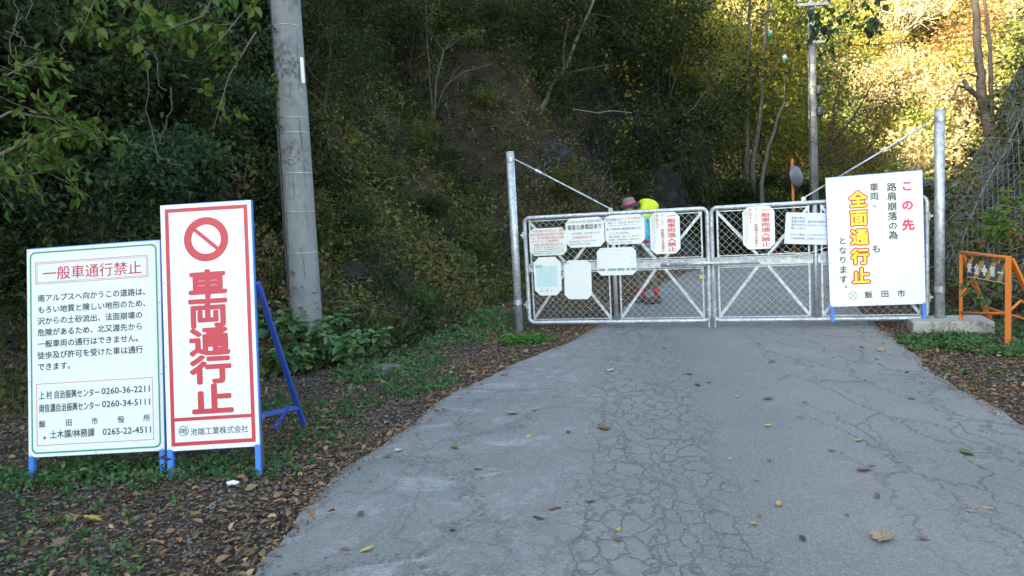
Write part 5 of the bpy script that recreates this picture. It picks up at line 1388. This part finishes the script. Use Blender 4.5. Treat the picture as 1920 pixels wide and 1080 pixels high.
def fleaf(px, py, size, colr, label, kind, group=None, rz=None):
    g_ = G(px, py, 0.0); z = float(zroad(g_[1])) + .006
    if g_[1] > 9: g_ = G(px, py, float(zroad(g_[1])))
    me = LS[kind % 8].copy(); o = link('fallen_leaf', me, M['fl_' + colr]); o.location = (g_[0], g_[1], z + .004); o.rotation_euler = (rr.gauss(0, .1), rr.gauss(0, .1), rr.random() * 6.28 if rz is None else rz); o.scale = (size,) * 3; tag(o, label, 'leaf', group)
for a_ in ((1145, 697, .15, 'pale', 'pale curled leaf with upright stalk in the middle of the road below the gate', 1), (1132, 805, .13, 'brown', 'long brown leaf on the alligator-cracked asphalt', 0), (1653, 1011, .20, 'tan', 'largest tan leaf on the asphalt, lower right foreground', 3), (1619, 885, .10, 'reddish', 'reddish brown oval leaf right of the road centre', 2), (1812, 852, .12, 'green', 'dark green leaf on the right side of the asphalt', 4), (1609, 829, .08, 'yellow', 'bright yellow leaf just above the reddish oval leaf', 1), (1040, 958, .08, 'reddish', 'reddish curled leaf on the cracked part of the foreground', 6),
           (963, 778, .16, 'tan', 'long torn tan leaf on the left half of the road', 5), (896, 882, .10, 'tan', 'tan leaf on the left foreground beside pale rubbed asphalt', 3), (854, 841, .09, 'olive', 'olive leaf lying left of the long torn tan leaf', 2), (748, 847, .10, 'pale', 'pale yellow leaf near the left road edge', 7), (689, 1034, .07, 'yellow', 'yellow leaf at the lower left of the asphalt', 4), (1291, 703, .12, 'tan', 'broad tan leaf below the meeting of the gate leaves', 1), (1308, 724, .10, 'brown', 'brown leaf just below the broad tan leaf', 0), (1440, 750, .11, 'reddish', 'reddish leaf below the large closure board\'s left side', 6), (1413, 985, .05, 'yellow', 'small yellow-green leaf in the centre foreground', 4), (1818, 963, .06, 'tan', 'small tan leaf at the lower right', 5),
           (1246, 655, .10, 'green', 'green leaf on the road just under the left gate leaf', 3), (1330, 720, .05, 'dark', 'small dark scrap beside the brown leaf under the gate', 2), (1447, 680, .12, 'brown', 'brown leaf in front of the right gate leaf', 3), (1700, 700, .09, 'brown', 'brown leaf below the concrete block', 3), (1710, 750, .10, 'olive', 'curled olive leaf on the right side of the asphalt', 5), (1653, 658, .15, 'tan', 'long tan leaf at the edge beside the big board', 0), (677, 966, .08, 'brown', 'brown leaf on the left of the foreground asphalt', 6), (945, 706, .14, 'reddish', 'orange-brown leaf on the left asphalt near the bend of the verge', 3), (1560, 848, .05, 'brown', 'tiny brown leaf left of the bright yellow leaf', 2)):
    fleaf(a_[0], a_[1], a_[2], a_[3], a_[4], a_[5])
k = 0
while k < 46:
    px, py = rr.uniform(640, 1900), 618 + 440 * rr.random() ** 1.7; g_ = G(px, py)
    if not bool(inroad(np.array([g_[0]]), np.array([g_[1]]))[0]): continue
    fleaf(px, py, rr.uniform(.03, .07), rr.choice(('brown', 'tan', 'reddish', 'yellow', 'olive', 'dark')), 'small dry leaf scrap lying on the asphalt', rr.randrange(8), 'small leaf scraps on the asphalt'); k += 1
for (px, py, sz_, c_, lab, kk) in ((172, 985, .20, 'yellow', 'large curled yellow-brown leaf on the litter below the notice board', 3), (110, 1030, .13, 'brown', 'broad brown leaf left of the large yellow-brown leaf', 1), (245, 1020, .12, 'reddish', 'dark red leaf on the litter below the notice board', 5), (470, 925, .11, 'olive', 'orange-yellow leaf on the litter right of the tall sign', 7), (290, 1026, .09, 'tan', 'tan leaf beside the dark red leaf', 3)):
    q_ = hit(px, py); me = LS[kk].copy(); o = link('fallen_leaf', me, M['fl_' + c_]); o.location = (q_[0], q_[1], q_[2] + .03); o.rotation_euler = (.35, -.2, kk); o.scale = (sz_,) * 3; tag(o, lab, 'leaf')
q_ = hit(428, 917); o = MB().poly([(0, 0), (.05, .01), (.07, .035), (.03, .05), (-.01, .03)], 0, .012).build('paper_scrap', M['paper'], None); o.location = (q_[0], q_[1], q_[2] + .02); o.rotation_euler = (.3, .2, .4); tag(o, 'crumpled white paper scrap on the litter right of the tall sign\'s legs', 'litter')

# ================================================================== TREES AND SHRUBS
def gpt(px, d, dy=0):       # ground point in the direction of a pixel column at depth d
    p = P(px, 480, d); return (p[0], p[1], H(p[0], p[1]) - .1)
bush = [tree_meshes('bush', 200 + i, 1.5, .035, 3, 5, .75, nleaf=5200, lsize=.085, wr=.66, jit=.13, up=.10, first=.12, gnarl=.25) for i in range(4)]
ever = [tree_meshes('ever', 220 + i, 2.6, .06, 3, 5, .65, nleaf=6500, lsize=.085, wr=.5, jit=.20, up=.06, first=.2, gnarl=.22) for i in range(3)]
# left forest edge: shrubs rooted on the bank, one every metre or so
spots = []
for (px, py) in ((-60, 470), (40, 430), (150, 380), (250, 360), (340, 350), (430, 330), (500, 300), (60, 300), (190, 260), (300, 230), (420, 210), (480, 130), (0, 180), (120, 130), (240, 110), (360, 90), (460, 40), (40, 40), (200, 10), (330, -20)):
    spots.append((px, py))
for k, (px, py) in enumerate(spots):
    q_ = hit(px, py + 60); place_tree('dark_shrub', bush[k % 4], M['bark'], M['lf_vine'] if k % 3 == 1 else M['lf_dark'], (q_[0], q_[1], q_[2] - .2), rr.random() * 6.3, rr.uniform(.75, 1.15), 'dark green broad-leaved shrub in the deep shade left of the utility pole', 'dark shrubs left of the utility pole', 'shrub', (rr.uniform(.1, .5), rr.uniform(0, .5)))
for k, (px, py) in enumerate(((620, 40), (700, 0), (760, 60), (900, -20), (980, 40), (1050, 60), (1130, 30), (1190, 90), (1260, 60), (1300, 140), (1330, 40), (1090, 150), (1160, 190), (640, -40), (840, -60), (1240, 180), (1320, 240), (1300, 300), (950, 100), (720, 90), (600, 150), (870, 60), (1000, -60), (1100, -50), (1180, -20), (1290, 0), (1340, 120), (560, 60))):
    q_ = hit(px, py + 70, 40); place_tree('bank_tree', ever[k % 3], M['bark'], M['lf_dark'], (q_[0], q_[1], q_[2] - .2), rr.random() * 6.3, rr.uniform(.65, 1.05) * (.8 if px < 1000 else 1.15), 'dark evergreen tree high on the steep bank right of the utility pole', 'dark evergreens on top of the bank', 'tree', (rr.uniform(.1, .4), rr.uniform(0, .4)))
for k, (px, py, s_, mt, lab) in enumerate(((690, 330, .38, 'lf_under', 'small olive shrub right of the utility pole at sign-top height'), (760, 250, .42, 'lf_under', 'small olive shrub in the middle of the bank'), (840, 300, .40, 'lf_under', 'small yellowish shrub below the multi-stemmed tree'), (720, 420, .34, 'lf_under', 'small mixed green shrub above the dark boulder'), (810, 400, .38, 'lf_dark', 'small dark shrub in the lower middle of the bank'),
        (880, 360, .42, 'lf_under', 'small shrub directly left of the top of the left gate post'), (900, 450, .36, 'lf_under', 'small shrub left of the left gate post at notice height'), (850, 500, .34, 'lf_weed', 'small fresh green shrub low on the bank'), (660, 440, .36, 'lf_dark', 'small dark shrub behind the dark boulder'), (1030, 330, .45, 'lf_under', 'small shrub on the bank above the left stay rod'), (1090, 370, .40, 'lf_under', 'small yellowish shrub just above the left gate leaf'),
        (1000, 120, .5, 'lf_dark', 'dark shrub left of the leaning tree trunk'), (930, 200, .45, 'lf_under', 'shrub between the multi-stemmed tree and the leaning tree'), (1120, 250, .5, 'lf_dark', 'dark shrub under the bare pale stick'), (1180, 330, .45, 'lf_dark', 'dark shrub above the hiker to the left'), (1240, 250, .55, 'lf_dark', 'dark shrub hanging on the cliff corner'), (780, 560, .26, 'lf_weed', 'fresh green shrub beside the small dark boulder'), (610, 420, .40, 'lf_under', 'shrub hugging the right side of the utility pole'), (500, 560, .42, 'lf_under', 'yellowish shrub between the tall sign and the utility pole'), (520, 440, .5, 'lf_dark', 'dark shrub between the tall sign and the utility pole'))):
    q_ = hit(px, py + 20, 40); place_tree('bank_shrub', bush[(k * 3) % 4], M['bark_pale'], M[mt], (q_[0], q_[1], q_[2] - .08), rr.random() * 6.3, s_, lab, None, 'shrub', (rr.uniform(.1, .5), rr.uniform(0, .4)))
# trees on the ridge that close the sky over the bank (seen only from below and behind)
ridge = tree_meshes('ridge', 260, 5.5, .14, 3, 5, .6, nleaf=7000, lsize=.22, wr=.7, jit=.5, quad=True, first=.25)
for k in range(14):
    t = k / 13; y = -12 + 36 * t; xx = -17 - 3 * math.sin(k * 1.7) + (0 if t < .6 else (t - .6) * 14)
    s_ = rr.uniform(.9, 1.3)
    place_tree('ridge_tree', ridge, M['bark'], M['lf_dark'], (xx, y, H(xx, y) - .3), rr.random() * 6.3, s_, 'tall tree on the wooded ridge above the left bank', 'trees on the ridge above the left bank')

# bright green branch on the left, reaching in from outside the picture
def limb_tree(name, limbs, tmat, cmat, label, nleaf, lsize, wr=.55, group=None, cat_='tree', jit=.06, twigs=0, twl=.4, droop=.25, hang=-.35, seed=1, leafy=None, flat=.3):
    """limbs: list of lists of (world point, radius)"""
    rg = random.Random(seed); base = Vector(limbs[0][0][0]); root = empty(name, base); tag(root, label, cat_, group); mb = MB(); tips = []
    for li, lb_ in enumerate(limbs):
        pts = [Vector(p) - base for p, r in lb_]; rs = [r for p, r in lb_]
        # refine with a little wander
        fine = []; fr_ = []
        for a in range(len(pts) - 1):
            for j in range(4):
                t = j / 4; fine.append(pts[a].lerp(pts[a + 1], t) + (Vector((rg.gauss(0, 1), rg.gauss(0, 1), rg.gauss(0, 1))) * rs[a] * .16 if (a or j) else Vector())); fr_.append(rs[a] + (rs[a + 1] - rs[a]) * t)
        fine.append(pts[-1]); fr_.append(rs[-1]); mb.tube(fine, fr_, 8, False)
        L_tot = sum((fine[i + 1] - fine[i]).length for i in range(len(fine) - 1))
        if leafy is None or li in leafy:
            for k in range(twigs):
                t = .2 + .8 * rg.random(); j = min(int(t * (len(fine) - 1)), len(fine) - 2); p = fine[j]; dd = (fine[j + 1] - fine[j]).normalized()
                d = (dd * .5 + Vector((rg.gauss(0, 1), rg.gauss(0, 1), rg.gauss(0, .7))) * .7).normalized(); tw = [p]
                for s_ in range(4): d = (d + Vector((rg.gauss(0, .2), rg.gauss(0, .2), rg.gauss(-.05, .15)))).normalized(); tw.append(tw[-1] + d * twl / 4 * rg.uniform(.6, 1.3))
                mb.tube(tw, [max(.002, fr_[j] * .3), .003, .0025, .002, .0015], 4, False); tips.append(tw[1:])
    mb.build('trunk' if cat_ == 'tree' else 'stems', tmat, root, True)
    if nleaf and tips:
        tp = np.array([[tuple(p) for p in t] for t in tips]); ti = rng.integers(0, len(tp), nleaf); u = rng.random(nleaf) * 2.999; k = u.astype(int); f_ = (u - k)[:, None]
        pos = tp[ti, k] * (1 - f_) + tp[ti, k + 1] * f_ + rng.normal(size=(nleaf, 3)) * jit; od = norm(tp[ti, 3] - tp[ti, 0])
        ax = norm(od * .5 + rdir(nleaf) * .75 + np.array([0, 0, hang])); nr_ = norm(rdir(nleaf) * (1 - flat) + np.array([0, -.4, 1.0]) * flat * 2)
        V, F, R2 = leaves(pos, ax, nr_, lsize * (.55 + .8 * rng.random(nleaf)), wr, rng.random(nleaf), droop); link('crown' if cat_ == 'tree' else 'foliage', np_mesh(name + '_crown', V, F, R2), cmat, root)
    return root
def LG(*a):
    l = LP(*a); p = l[0][0]; return [(np.array([p[0] + .05, p[1] + .1, H(p[0] + .05, p[1] + .1) - .3]), l[0][1] * 1.25)] + l
def LP(*a): return [(P(px, py, d), r) for px, py, d, r in a]
limb_tree('leafy_branch', [LP((-160, 420, 5.6, .03), (-20, 300, 5.7, .018), (90, 245, 5.8, .010), (215, 262, 5.9, .004)), LP((-60, 340, 5.6, .016), (40, 330, 5.7, .010), (130, 310, 5.8, .004)), LP((-160, 200, 5.6, .015), (-20, 160, 5.7, .010), (70, 110, 5.8, .004)), LP((-80, 260, 5.5, .012), (20, 210, 5.6, .010), (110, 225, 5.7, .005), (170, 250, 5.7, .003))], M['twig'], M['lf_bright'],
          'bright green leafy branch reaching in from the left edge above the notice board', 520, .085, .48, None, 'branch', .035, 16, .32, seed=3)
limb_tree('leafy_branch', [LP((430, -60, 7.2, .012), (380, 30, 7.2, .008), (300, 60, 7.1, .004)), LP((300, -60, 7.0, .01), (255, 45, 7.0, .006), (265, 95, 7.0, .003)), LP((200, -50, 6.8, .008), (160, 40, 6.8, .005), (150, 60, 6.8, .002)), LP((520, -40, 7.6, .012), (450, 30, 7.4, .006), (400, 90, 7.3, .003)), LP((480, 60, 8, .01), (430, 140, 7.8, .006), (400, 240, 7.6, .003))], M['twig'], M['lf_bright'],
          'hanging green vine leaves at the top left in front of the dark shrubs', 260, .10, .85, None, 'vine', .05, 9, .3, seed=5)
# hanging bare vines
mb = MB()
for (x0, y0, x1, y1, d_) in ((20, -10, 30, 120, 6.4), (60, 0, 30, 60, 6.5), (30, 60, 28, 125, 6.4), (250, 40, 300, 300, 7), (270, 90, 318, 170, 7), (318, 170, 312, 275, 7), (150, -10, 160, 40, 6.8), (210, 0, 245, 40, 7), (245, 270, 345, 310, 7), (560, 10, 585, -40, 9.5), (100, 40, 130, 100, 6.8), (10, 60, 80, 100, 6.6)):
    a = Vector(P(x0, y0, d_)); b = Vector(P(x1, y1, d_)); mb.tube([a.lerp(b, t) + Vector((rr.gauss(0, .015), 0, rr.gauss(0, .015))) + Vector((.05 * math.sin(t * 6), 0, 0)) for t in np.linspace(0, 1, 9)], [.005] * 9, 4, False)
tag(mb.build('hanging_vines', M['bark_pale'], None), 'bare pale vines dangling in front of the dark shrubs at the top left', 'vine', kind='stuff')
# small distinct woody plants on the bank
d0 = float((hit(815, 225) - CC) @ _f) - .1
limb_tree('multi_stem_shrub', [LP((812, 225, d0, .020), (806, 150, d0, .017), (800, 60, d0, .012), (798, -20, d0, .008)), LP((815, 222, d0, .030), (818, 150, d0, .024), (832, 95, d0, .018), (860, 60, d0, .010)), LP((818, 205, d0, .016), (835, 160, d0, .014), (868, 135, d0 - .1, .012), (925, 119, d0 - .2, .008)), LP((832, 95, d0, .012), (790, 40, d0, .008), (830, 10, d0, .006)), LP((832, 95, d0, .012), (880, 60, d0, .008), (900, 70, d0, .005)), LP((838, 165, d0, .008), (850, 135, d0, .006), (870, 118, d0, .003))], M['bark_pale'], M['lf_bright'], 'small multi-stemmed tree with pale stems and a green crown in the middle of the bank', 900, .065, .42, None, 'tree', .07, 26, .38, seed=8, leafy=(1, 3, 4, 0))
d0 = float((hit(1018, 205) - CC) @ _f) - .1
limb_tree('leaning_tree', [LP((1015, 210, d0, .07), (1032, 165, d0, .055), (1062, 125, d0, .045), (1085, 65, d0, .035), (1112, 5, d0, .028), (1125, -50, d0, .02)), LP((1050, 142, d0, .02), (1090, 130, d0 - .2, .014), (1140, 122, d0 - .4, .008)), LP((1058, 130, d0, .02), (1056, 90, d0, .014), (1068, 30, d0, .01)), LP((1032, 165, d0, .016), (1045, 150, d0 - .2, .012), (1052, 148, d0 - .3, .008))], M['bark_pale'], M['lf_dark'], 'slender pale-barked tree leaning right on the bank above the left gate post', 900, .07, .5, None, 'tree', .1, 10, .5, seed=9)
d0 = float((hit(622, 80) - CC) @ _f) - .1
limb_tree('slender_trunk', [LP((626, 70, d0, .06), (622, 30, d0, .05), (618, -60, d0, .045))], M['bark_pale'], M['lf_dark'], 'slender pale trunk rising just right of the thick utility pole top', 0, .07)
d0 = float((hit(680, 90) - CC) @ _f) - .1
limb_tree('slender_trunk', [LP((680, 95, d0, .06), (684, 40, d0, .05), (690, -60, d0, .045))], M['bark'], M['lf_dark'], 'dark slender trunk second to the right of the thick utility pole top', 0, .07)
# bare twigs and roots over the bank
x, y = scatter(800, -6, 8.5, 7, 24, lambda a, b: (sdist(FL, a, b)[0] > .2) & (sdist(FL, a, b)[0] < 9) & infov(a, b, hfun(a, b)) & (rng.random(a.shape) < np.where(a > 1.0, 1, .25)))
z, nr = surf(x, y); mb = MB()
for i in range(len(x)):
    p = Vector((x[i], y[i], z[i] + .02)); d = Vector((rr.gauss(0, 1), rr.gauss(-.5, .5), rr.gauss(.1, .9))).normalized(); L = rr.uniform(.25, 1.0); pts = [p]; out_ = Vector(nr[i])
    for k in range(6): d = (d + Vector((rr.gauss(0, .25), rr.gauss(0, .25), rr.gauss(-.12, .2))) + out_ * .10).normalized(); pts.append(pts[-1] + d * L / 6)
    r_ = rr.uniform(.004, .011); mb.tube(pts, [r_ * (1 - .12 * k) for k in range(7)], 4, False)
tag(mb.build('bank_twigs', M['twig'], None), 'tangle of bare twigs and exposed roots over the bank', 'twigs', kind='stuff')
# arching dry stems over the foot of the right bank
x, y = scatter(420, 5.7, 11, 7, 15, lambda a, b: (sdist(FR, a, b)[0] < -.1) & (sdist(FR, a, b)[0] > -3.2))
z, nr = surf(x, y); mb = MB()
for i in range(len(x)):
    p = Vector((x[i], y[i], z[i] + .03)); d = Vector((rr.gauss(-.8, .6), rr.gauss(-.3, .7), rr.gauss(.5, .5))).normalized(); L = rr.uniform(.4, 1.5); pts = [p]
    for k in range(7): d = (d + Vector((rr.gauss(0, .12), rr.gauss(0, .12), -.16))).normalized(); q_ = pts[-1] + d * L / 7; q_.z = max(q_.z, H(q_.x, q_.y) + .02); pts.append(q_)
    r_ = rr.uniform(.003, .006); mb.tube(pts, [r_ * (1 - .1 * k) for k in range(8)], 4, False)
tag(mb.build('arching_stems', M['stem'], None), 'tangle of arching dry stems over the foot of the right-hand bank', 'stems', kind='stuff')
limb_tree('bare_stick_branch', [LP((1075, 205, 14.5, .014), (1120, 212, 14.3, .016), (1150, 208, 14.2, .014), (1185, 212, 14.1, .01))], M['bark_pale'], M['lf_dark'], 'bare pale stick lying across the dark slope above the left gate leaf', 0, .05, cat_='stick')

# trees beyond the gate, lit at the top
mid = [tree_meshes('mid', 300 + i, 3.6, .07, 4, 4, .55, nleaf=3600, lsize=.115, wr=.6, jit=.22, up=.10, first=.2, gnarl=.2, quad=True) for i in range(4)]
mids = [(1345, 27, 1.25), (1375, 24, .95), (1410, 29, 1.3), (1300, 25, 1.2), (1450, 26, .9), (1290, 22, 1.05), (1490, 30, 1.15), (1540, 27, .8), (1580, 29, .6), (1625, 27, .5), (1255, 23, 1.2), (1350, 33, 1.5), (1320, 30, 1.5), (1440, 34, 1.5)]
for k, (px, d_, s_) in enumerate(mids):
    place_tree('roadside_tree', mid[k % 4], M['bark'], M['lf_mid'], gpt(px, d_), rr.random() * 6.3, s_, 'small green and yellow tree half in shade beyond the gate', 'half-shaded trees beyond the gate')
for k, (px, d_) in enumerate(((1340, 21.5), (1370, 21), (1400, 22.5), (1440, 22), (1465, 23), (1500, 23.5), (1530, 22.5), (1560, 24), (1600, 24), (1640, 24), (1680, 24), (1320, 21), (1290, 20.5), (1585, 22.5), (1720, 23), (1415, 24.5), (1480, 25))):
    g_ = gpt(px, d_); place_tree('roadside_shrub', bush[k % 4], M['bark'], M['lf_mid'] if k % 5 == 3 else M['lf_dark'], g_, rr.random() * 6.3, rr.uniform(.75, 1.15), 'dark shrub in the shade along the far side of the road', 'dark shrubs along the far side of the road', 'shrub')
for k, (px, d_, s_, lab) in enumerate(((1655, 22.5, .95, 'red-leaved shrub just left of the right gate post'), (1690, 24, 1.05, 'tall red-leaved shrub behind the right gate post'), (1712, 19, .6, 'low red-leaved shrub at the foot of the right bank'))):
    place_tree('red_shrub', bush[(k + 1) % 4], M['bark'], M['lf_red'], gpt(px, d_), rr.random() * 6.3, s_, lab, None, 'shrub')
def tr(*a, **k): return limb_tree('pale_tree', [[(p_, r_ * .68) for p_, r_ in LG(*l)] if i_ == 0 else [(p_, r_ * .68) for p_, r_ in LP(*l)] for i_, l in enumerate(a)], M['bark_pale'], M['lf_mid'], **k)
tr([(1400, 300, 22, .10), (1403, 200, 22, .085), (1402, 110, 22, .07), (1408, -40, 22, .055)], [(1403, 141, 22, .05), (1437, 118, 22, .042), (1471, 98, 21.8, .036), (1520, 78, 21.5, .03), (1580, 50, 21, .022), (1632, -10, 20.5, .014)], [(1402, 110, 22, .03), (1385, 60, 22, .02), (1350, 10, 22, .012)], label='leftmost pale thin-trunked tree with a long branch crossing the slim utility pole', nleaf=900, lsize=.10, jit=.15, twigs=16, twl=.8, seed=11)
tr([(1412, 305, 21.5, .10), (1427, 200, 21.5, .085), (1430, 110, 21.5, .075), (1440, 20, 21.5, .06), (1445, -60, 21.5, .05)], [(1430, 150, 21.5, .04), (1450, 130, 21.5, .03), (1480, 85, 21.4, .02)], label='middle one of the pale thin-trunked trees beyond the gate', nleaf=700, lsize=.10, jit=.15, twigs=14, twl=.8, seed=12)
tr([(1428, 345, 20.5, .085), (1440, 280, 20.5, .07), (1462, 210, 20.5, .055), (1470, 196, 20.5, .045), (1484, 190, 20.5, .03)], [(1470, 196, 20.5, .03), (1472, 140, 20.5, .015)], label='shortest of the pale thin-trunked trees, bent over to the right', nleaf=0, lsize=.1, seed=13)
limb_tree('twiggy_tree', [LP((1520, 320, 24, .06), (1560, 270, 24, .045), (1600, 220, 24, .03), (1640, 150, 24, .015)), LP((1545, 290, 24, .03), (1590, 270, 24, .02), (1650, 230, 24, .01)), LP((1560, 270, 24, .03), (1565, 200, 24, .02), (1580, 130, 24, .01)), LP((1530, 308, 24, .03), (1620, 300, 24, .02), (1680, 280, 24, .01)), LP((1600, 220, 24, .02), (1650, 200, 24, .012), (1690, 160, 24, .006))], M['bark'], M['lf_twiggy'], 'dark twiggy tree with rusty leaves spreading right of the slim utility pole', 1500, .075, .6, jit=.2, twigs=60, twl=1.1, seed=15)
for k, (px, d_, s_) in enumerate(((1700, 16.5, .6), (1730, 15.5, .65), (1755, 14.5, .55), (1690, 18.5, .7), (1715, 13.6, .4), (1745, 18, .9), (1775, 15, .6))):
    place_tree('roadside_shrub', bush[k % 4], M['bark'], M['lf_under'] if k % 2 else M['lf_dark'], gpt(px, d_), rr.random() * 6.3, s_, 'dull green shrub between the right gate post and the foot of the right bank', 'shrubs at the foot of the right bank', 'shrub')
# dark layered branches at the right of the pole (mid height)
for k, (x0, y0, x1, y1, d_) in enumerate(((1540, 330, 1700, 270, 19), (1560, 300, 1720, 330, 19.5), (1500, 250, 1400, 200, 23), (1590, 340, 1700, 240, 20))):
    pass
# overhead leafy branch, nearer than the trees
limb_tree('leafy_branch', [LP((1720, -120, 13, .03), (1640, -20, 13, .018), (1590, 20, 13, .012), (1530, 60, 13, .006)), LP((1640, -20, 13, .014), (1655, 30, 13, .008), (1640, 70, 13, .004)), LP((1560, -60, 13, .014), (1545, 0, 13, .008), (1520, 50, 13, .004)), LP((1600, 10, 13, .008), (1590, 50, 13, .005), (1560, 85, 13, .003))], M['twig'], M['lf_vine'], 'dark green leafy branch hanging into the top of the picture by the slim utility pole', 230, .12, .75, None, 'branch', .05, 10, .45, seed=17, hang=-.7)
# dead tree on the right bank
limb_tree('dead_tree', [[(p_, r_ * .76) for p_, r_ in l_] for l_ in [LG((1872, 300, 12.2, .16), (1858, 250, 12.2, .13), (1842, 190, 12.2, .10), (1836, 120, 12.2, .085), (1832, 50, 12.2, .075), (1826, -60, 12.2, .065)), LP((1856, 235, 12.2, .07), (1858, 170, 12.2, .05), (1856, 90, 12.2, .04), (1848, 20, 12.2, .035), (1842, -20, 12.2, .03)), LP((1848, 215, 12.2, .08), (1832, 180, 12.1, .06), (1815, 165, 12, .055), (1806, 150, 12, .04)), LP((1812, 165, 12, .03), (1796, 160, 11.9, .025), (1790, 178, 11.9, .022), (1790, 186, 11.9, .008)), LP((1836, 145, 12.2, .022), (1815, 138, 12, .018), (1796, 142, 11.9, .008)), LP((1835, 190, 12, .014), (1800, 187, 11.9, .010), (1778, 187, 11.8, .005)), LP((1858, 200, 12.2, .05), (1872, 205, 12.2, .035), (1884, 215, 12.2, .03)), LP((1842, 120, 12.2, .015), (1822, 118, 12.1, .012), (1806, 117, 12, .006)), LP((1852, 60, 12.2, .012), (1880, 40, 12.2, .008), (1912, 25, 12.2, .004))]], M['bark_birch'], M['lf_mid'], 'dead tree with pale peeling bark and broken limbs on the right-hand bank', 0, .05, seed=21)
limb_tree('leafy_seedling', [LP((1915, 430, 8.0, .008), (1880, 412, 8.0, .006), (1840, 425, 7.9, .003)), LP((1925, 395, 8.1, .008), (1880, 385, 8.0, .005), (1850, 392, 8.0, .003)), LP((1880, 412, 8, .005), (1855, 440, 7.9, .003))], M['twig'], M['lf_bright'], 'yellow-green leafy shoot spreading over the right bank above the barricade', 130, .085, .6, None, 'plant', .03, 7, .16, seed=22, flat=.5)
limb_tree('leafy_seedling', [LP((1930, 540, 8.4, .01), (1890, 520, 8.4, .006), (1850, 525, 8.3, .003)), LP((1880, 560, 8.3, .008), (1850, 540, 8.3, .005), (1830, 520, 8.3, .003))], M['twig'], M['lf_weed'], 'green leafy shoot on the bank behind the barricade', 60, .08, .6, None, 'plant', .04, 8, .2, seed=23)
for k, (px, py, s_) in enumerate(((1935, 40, .55), (1912, 250, .22))):
    q_ = hit(min(px, 1918), py + 60, 30); place_tree('bank_bush', bush[k % 4], M['bark'], M['lf_dark'], (q_[0] + .2, q_[1], q_[2] - .1), rr.random() * 6.3, s_, 'dark twiggy bush on the crest of the right-hand bank', 'dark bushes on the right bank crest', 'shrub')

# ---------------- rockfall net on the right bank
def bankR(t, u):        # t along the foot line, u up the slope
    L_ = FR[3:9]; seg = np.hypot(*(L_[1:] - L_[:-1]).T); cs = np.r_[0, np.cumsum(seg)]
    t = np.clip(t, 0, cs[-1] - .001); i = int(np.searchsorted(cs, t, 'right') - 1); f = (t - cs[i]) / seg[i]; p = L_[i] + (L_[i + 1] - L_[i]) * f
    d = (L_[i + 1] - L_[i]) / seg[i]; n_ = np.array([d[1], -d[0]]); s_ = u * .5
    q_ = p + n_ * (s_ + .15); return q_[0], q_[1]
mb = MB(); TT = 7.6; UU = 6.0; D = .115
A_ = []
for fam in (-1, 1):
    for k in range(-int(UU / D) - 2, int((TT + UU) / D) + 2):
        row = []
        for u in np.arange(.35, UU, .23):
            t = k * D + fam * u if fam > 0 else k * D + (UU - u) - UU + u * 0 - 0
            t = k * D + fam * (u - (UU if fam < 0 else 0)) * .8
            if 1.0 < t < TT: row.append((t, u))
        if len(row) > 2: A_.append(row)
allp = np.array([bankR(t, u) for row in A_ for t, u in row]); zz = hfun(allp[:, 0], allp[:, 1]); i = 0
nrm = surf(allp[:, 0], allp[:, 1])[1]
for row in A_:
    n_ = len(row); pts = [(allp[i + j, 0] + nrm[i + j, 0] * .07, allp[i + j, 1] + nrm[i + j, 1] * .07, zz[i + j] + nrm[i + j, 2] * .07) for j in range(n_)]; i += n_
    mb.tube(pts, .0038, 3, False)
o = mb.build('rockfall_net', M['net'], None); tag(o, 'blue-green wire rockfall net draped over the steep right-hand bank', 'rockfall net')
for t in (2.2, 3.6, 5.0, 6.4):
    pp = [bankR(t + .35 * math.sin(u), u) for u in np.arange(.3, 6, .3)]; z_ = [H(*p) + .09 for p in pp]
    o2 = MB().tube([(p[0] - .05, p[1] - .03, z) for p, z in zip(pp, z_)], .011, 5, False).build('anchor_rope', M['net'], o)
# small fittings seen among the branches
for px, py in ((1443, 65), (1472, 113)):
    p = P(px, py, 21.6); e = empty('small_fitting', tuple(p)); tag(e, 'small %s white and green fitting among the branches beyond the gate' % ('upper' if py < 100 else 'lower'), 'fitting')
    MB().tube([(0, 0, .02), (0, 0, .10), (0, 0, .16)], [.08, .075, .03], 12).build('cap', M['notice'], e, True); MB().tube([(-.03, 0, -.12), (-.02, 0, -.03), (0, 0, .02)], [.035, .07, .08], 12).build('base', M['green'], e, True)
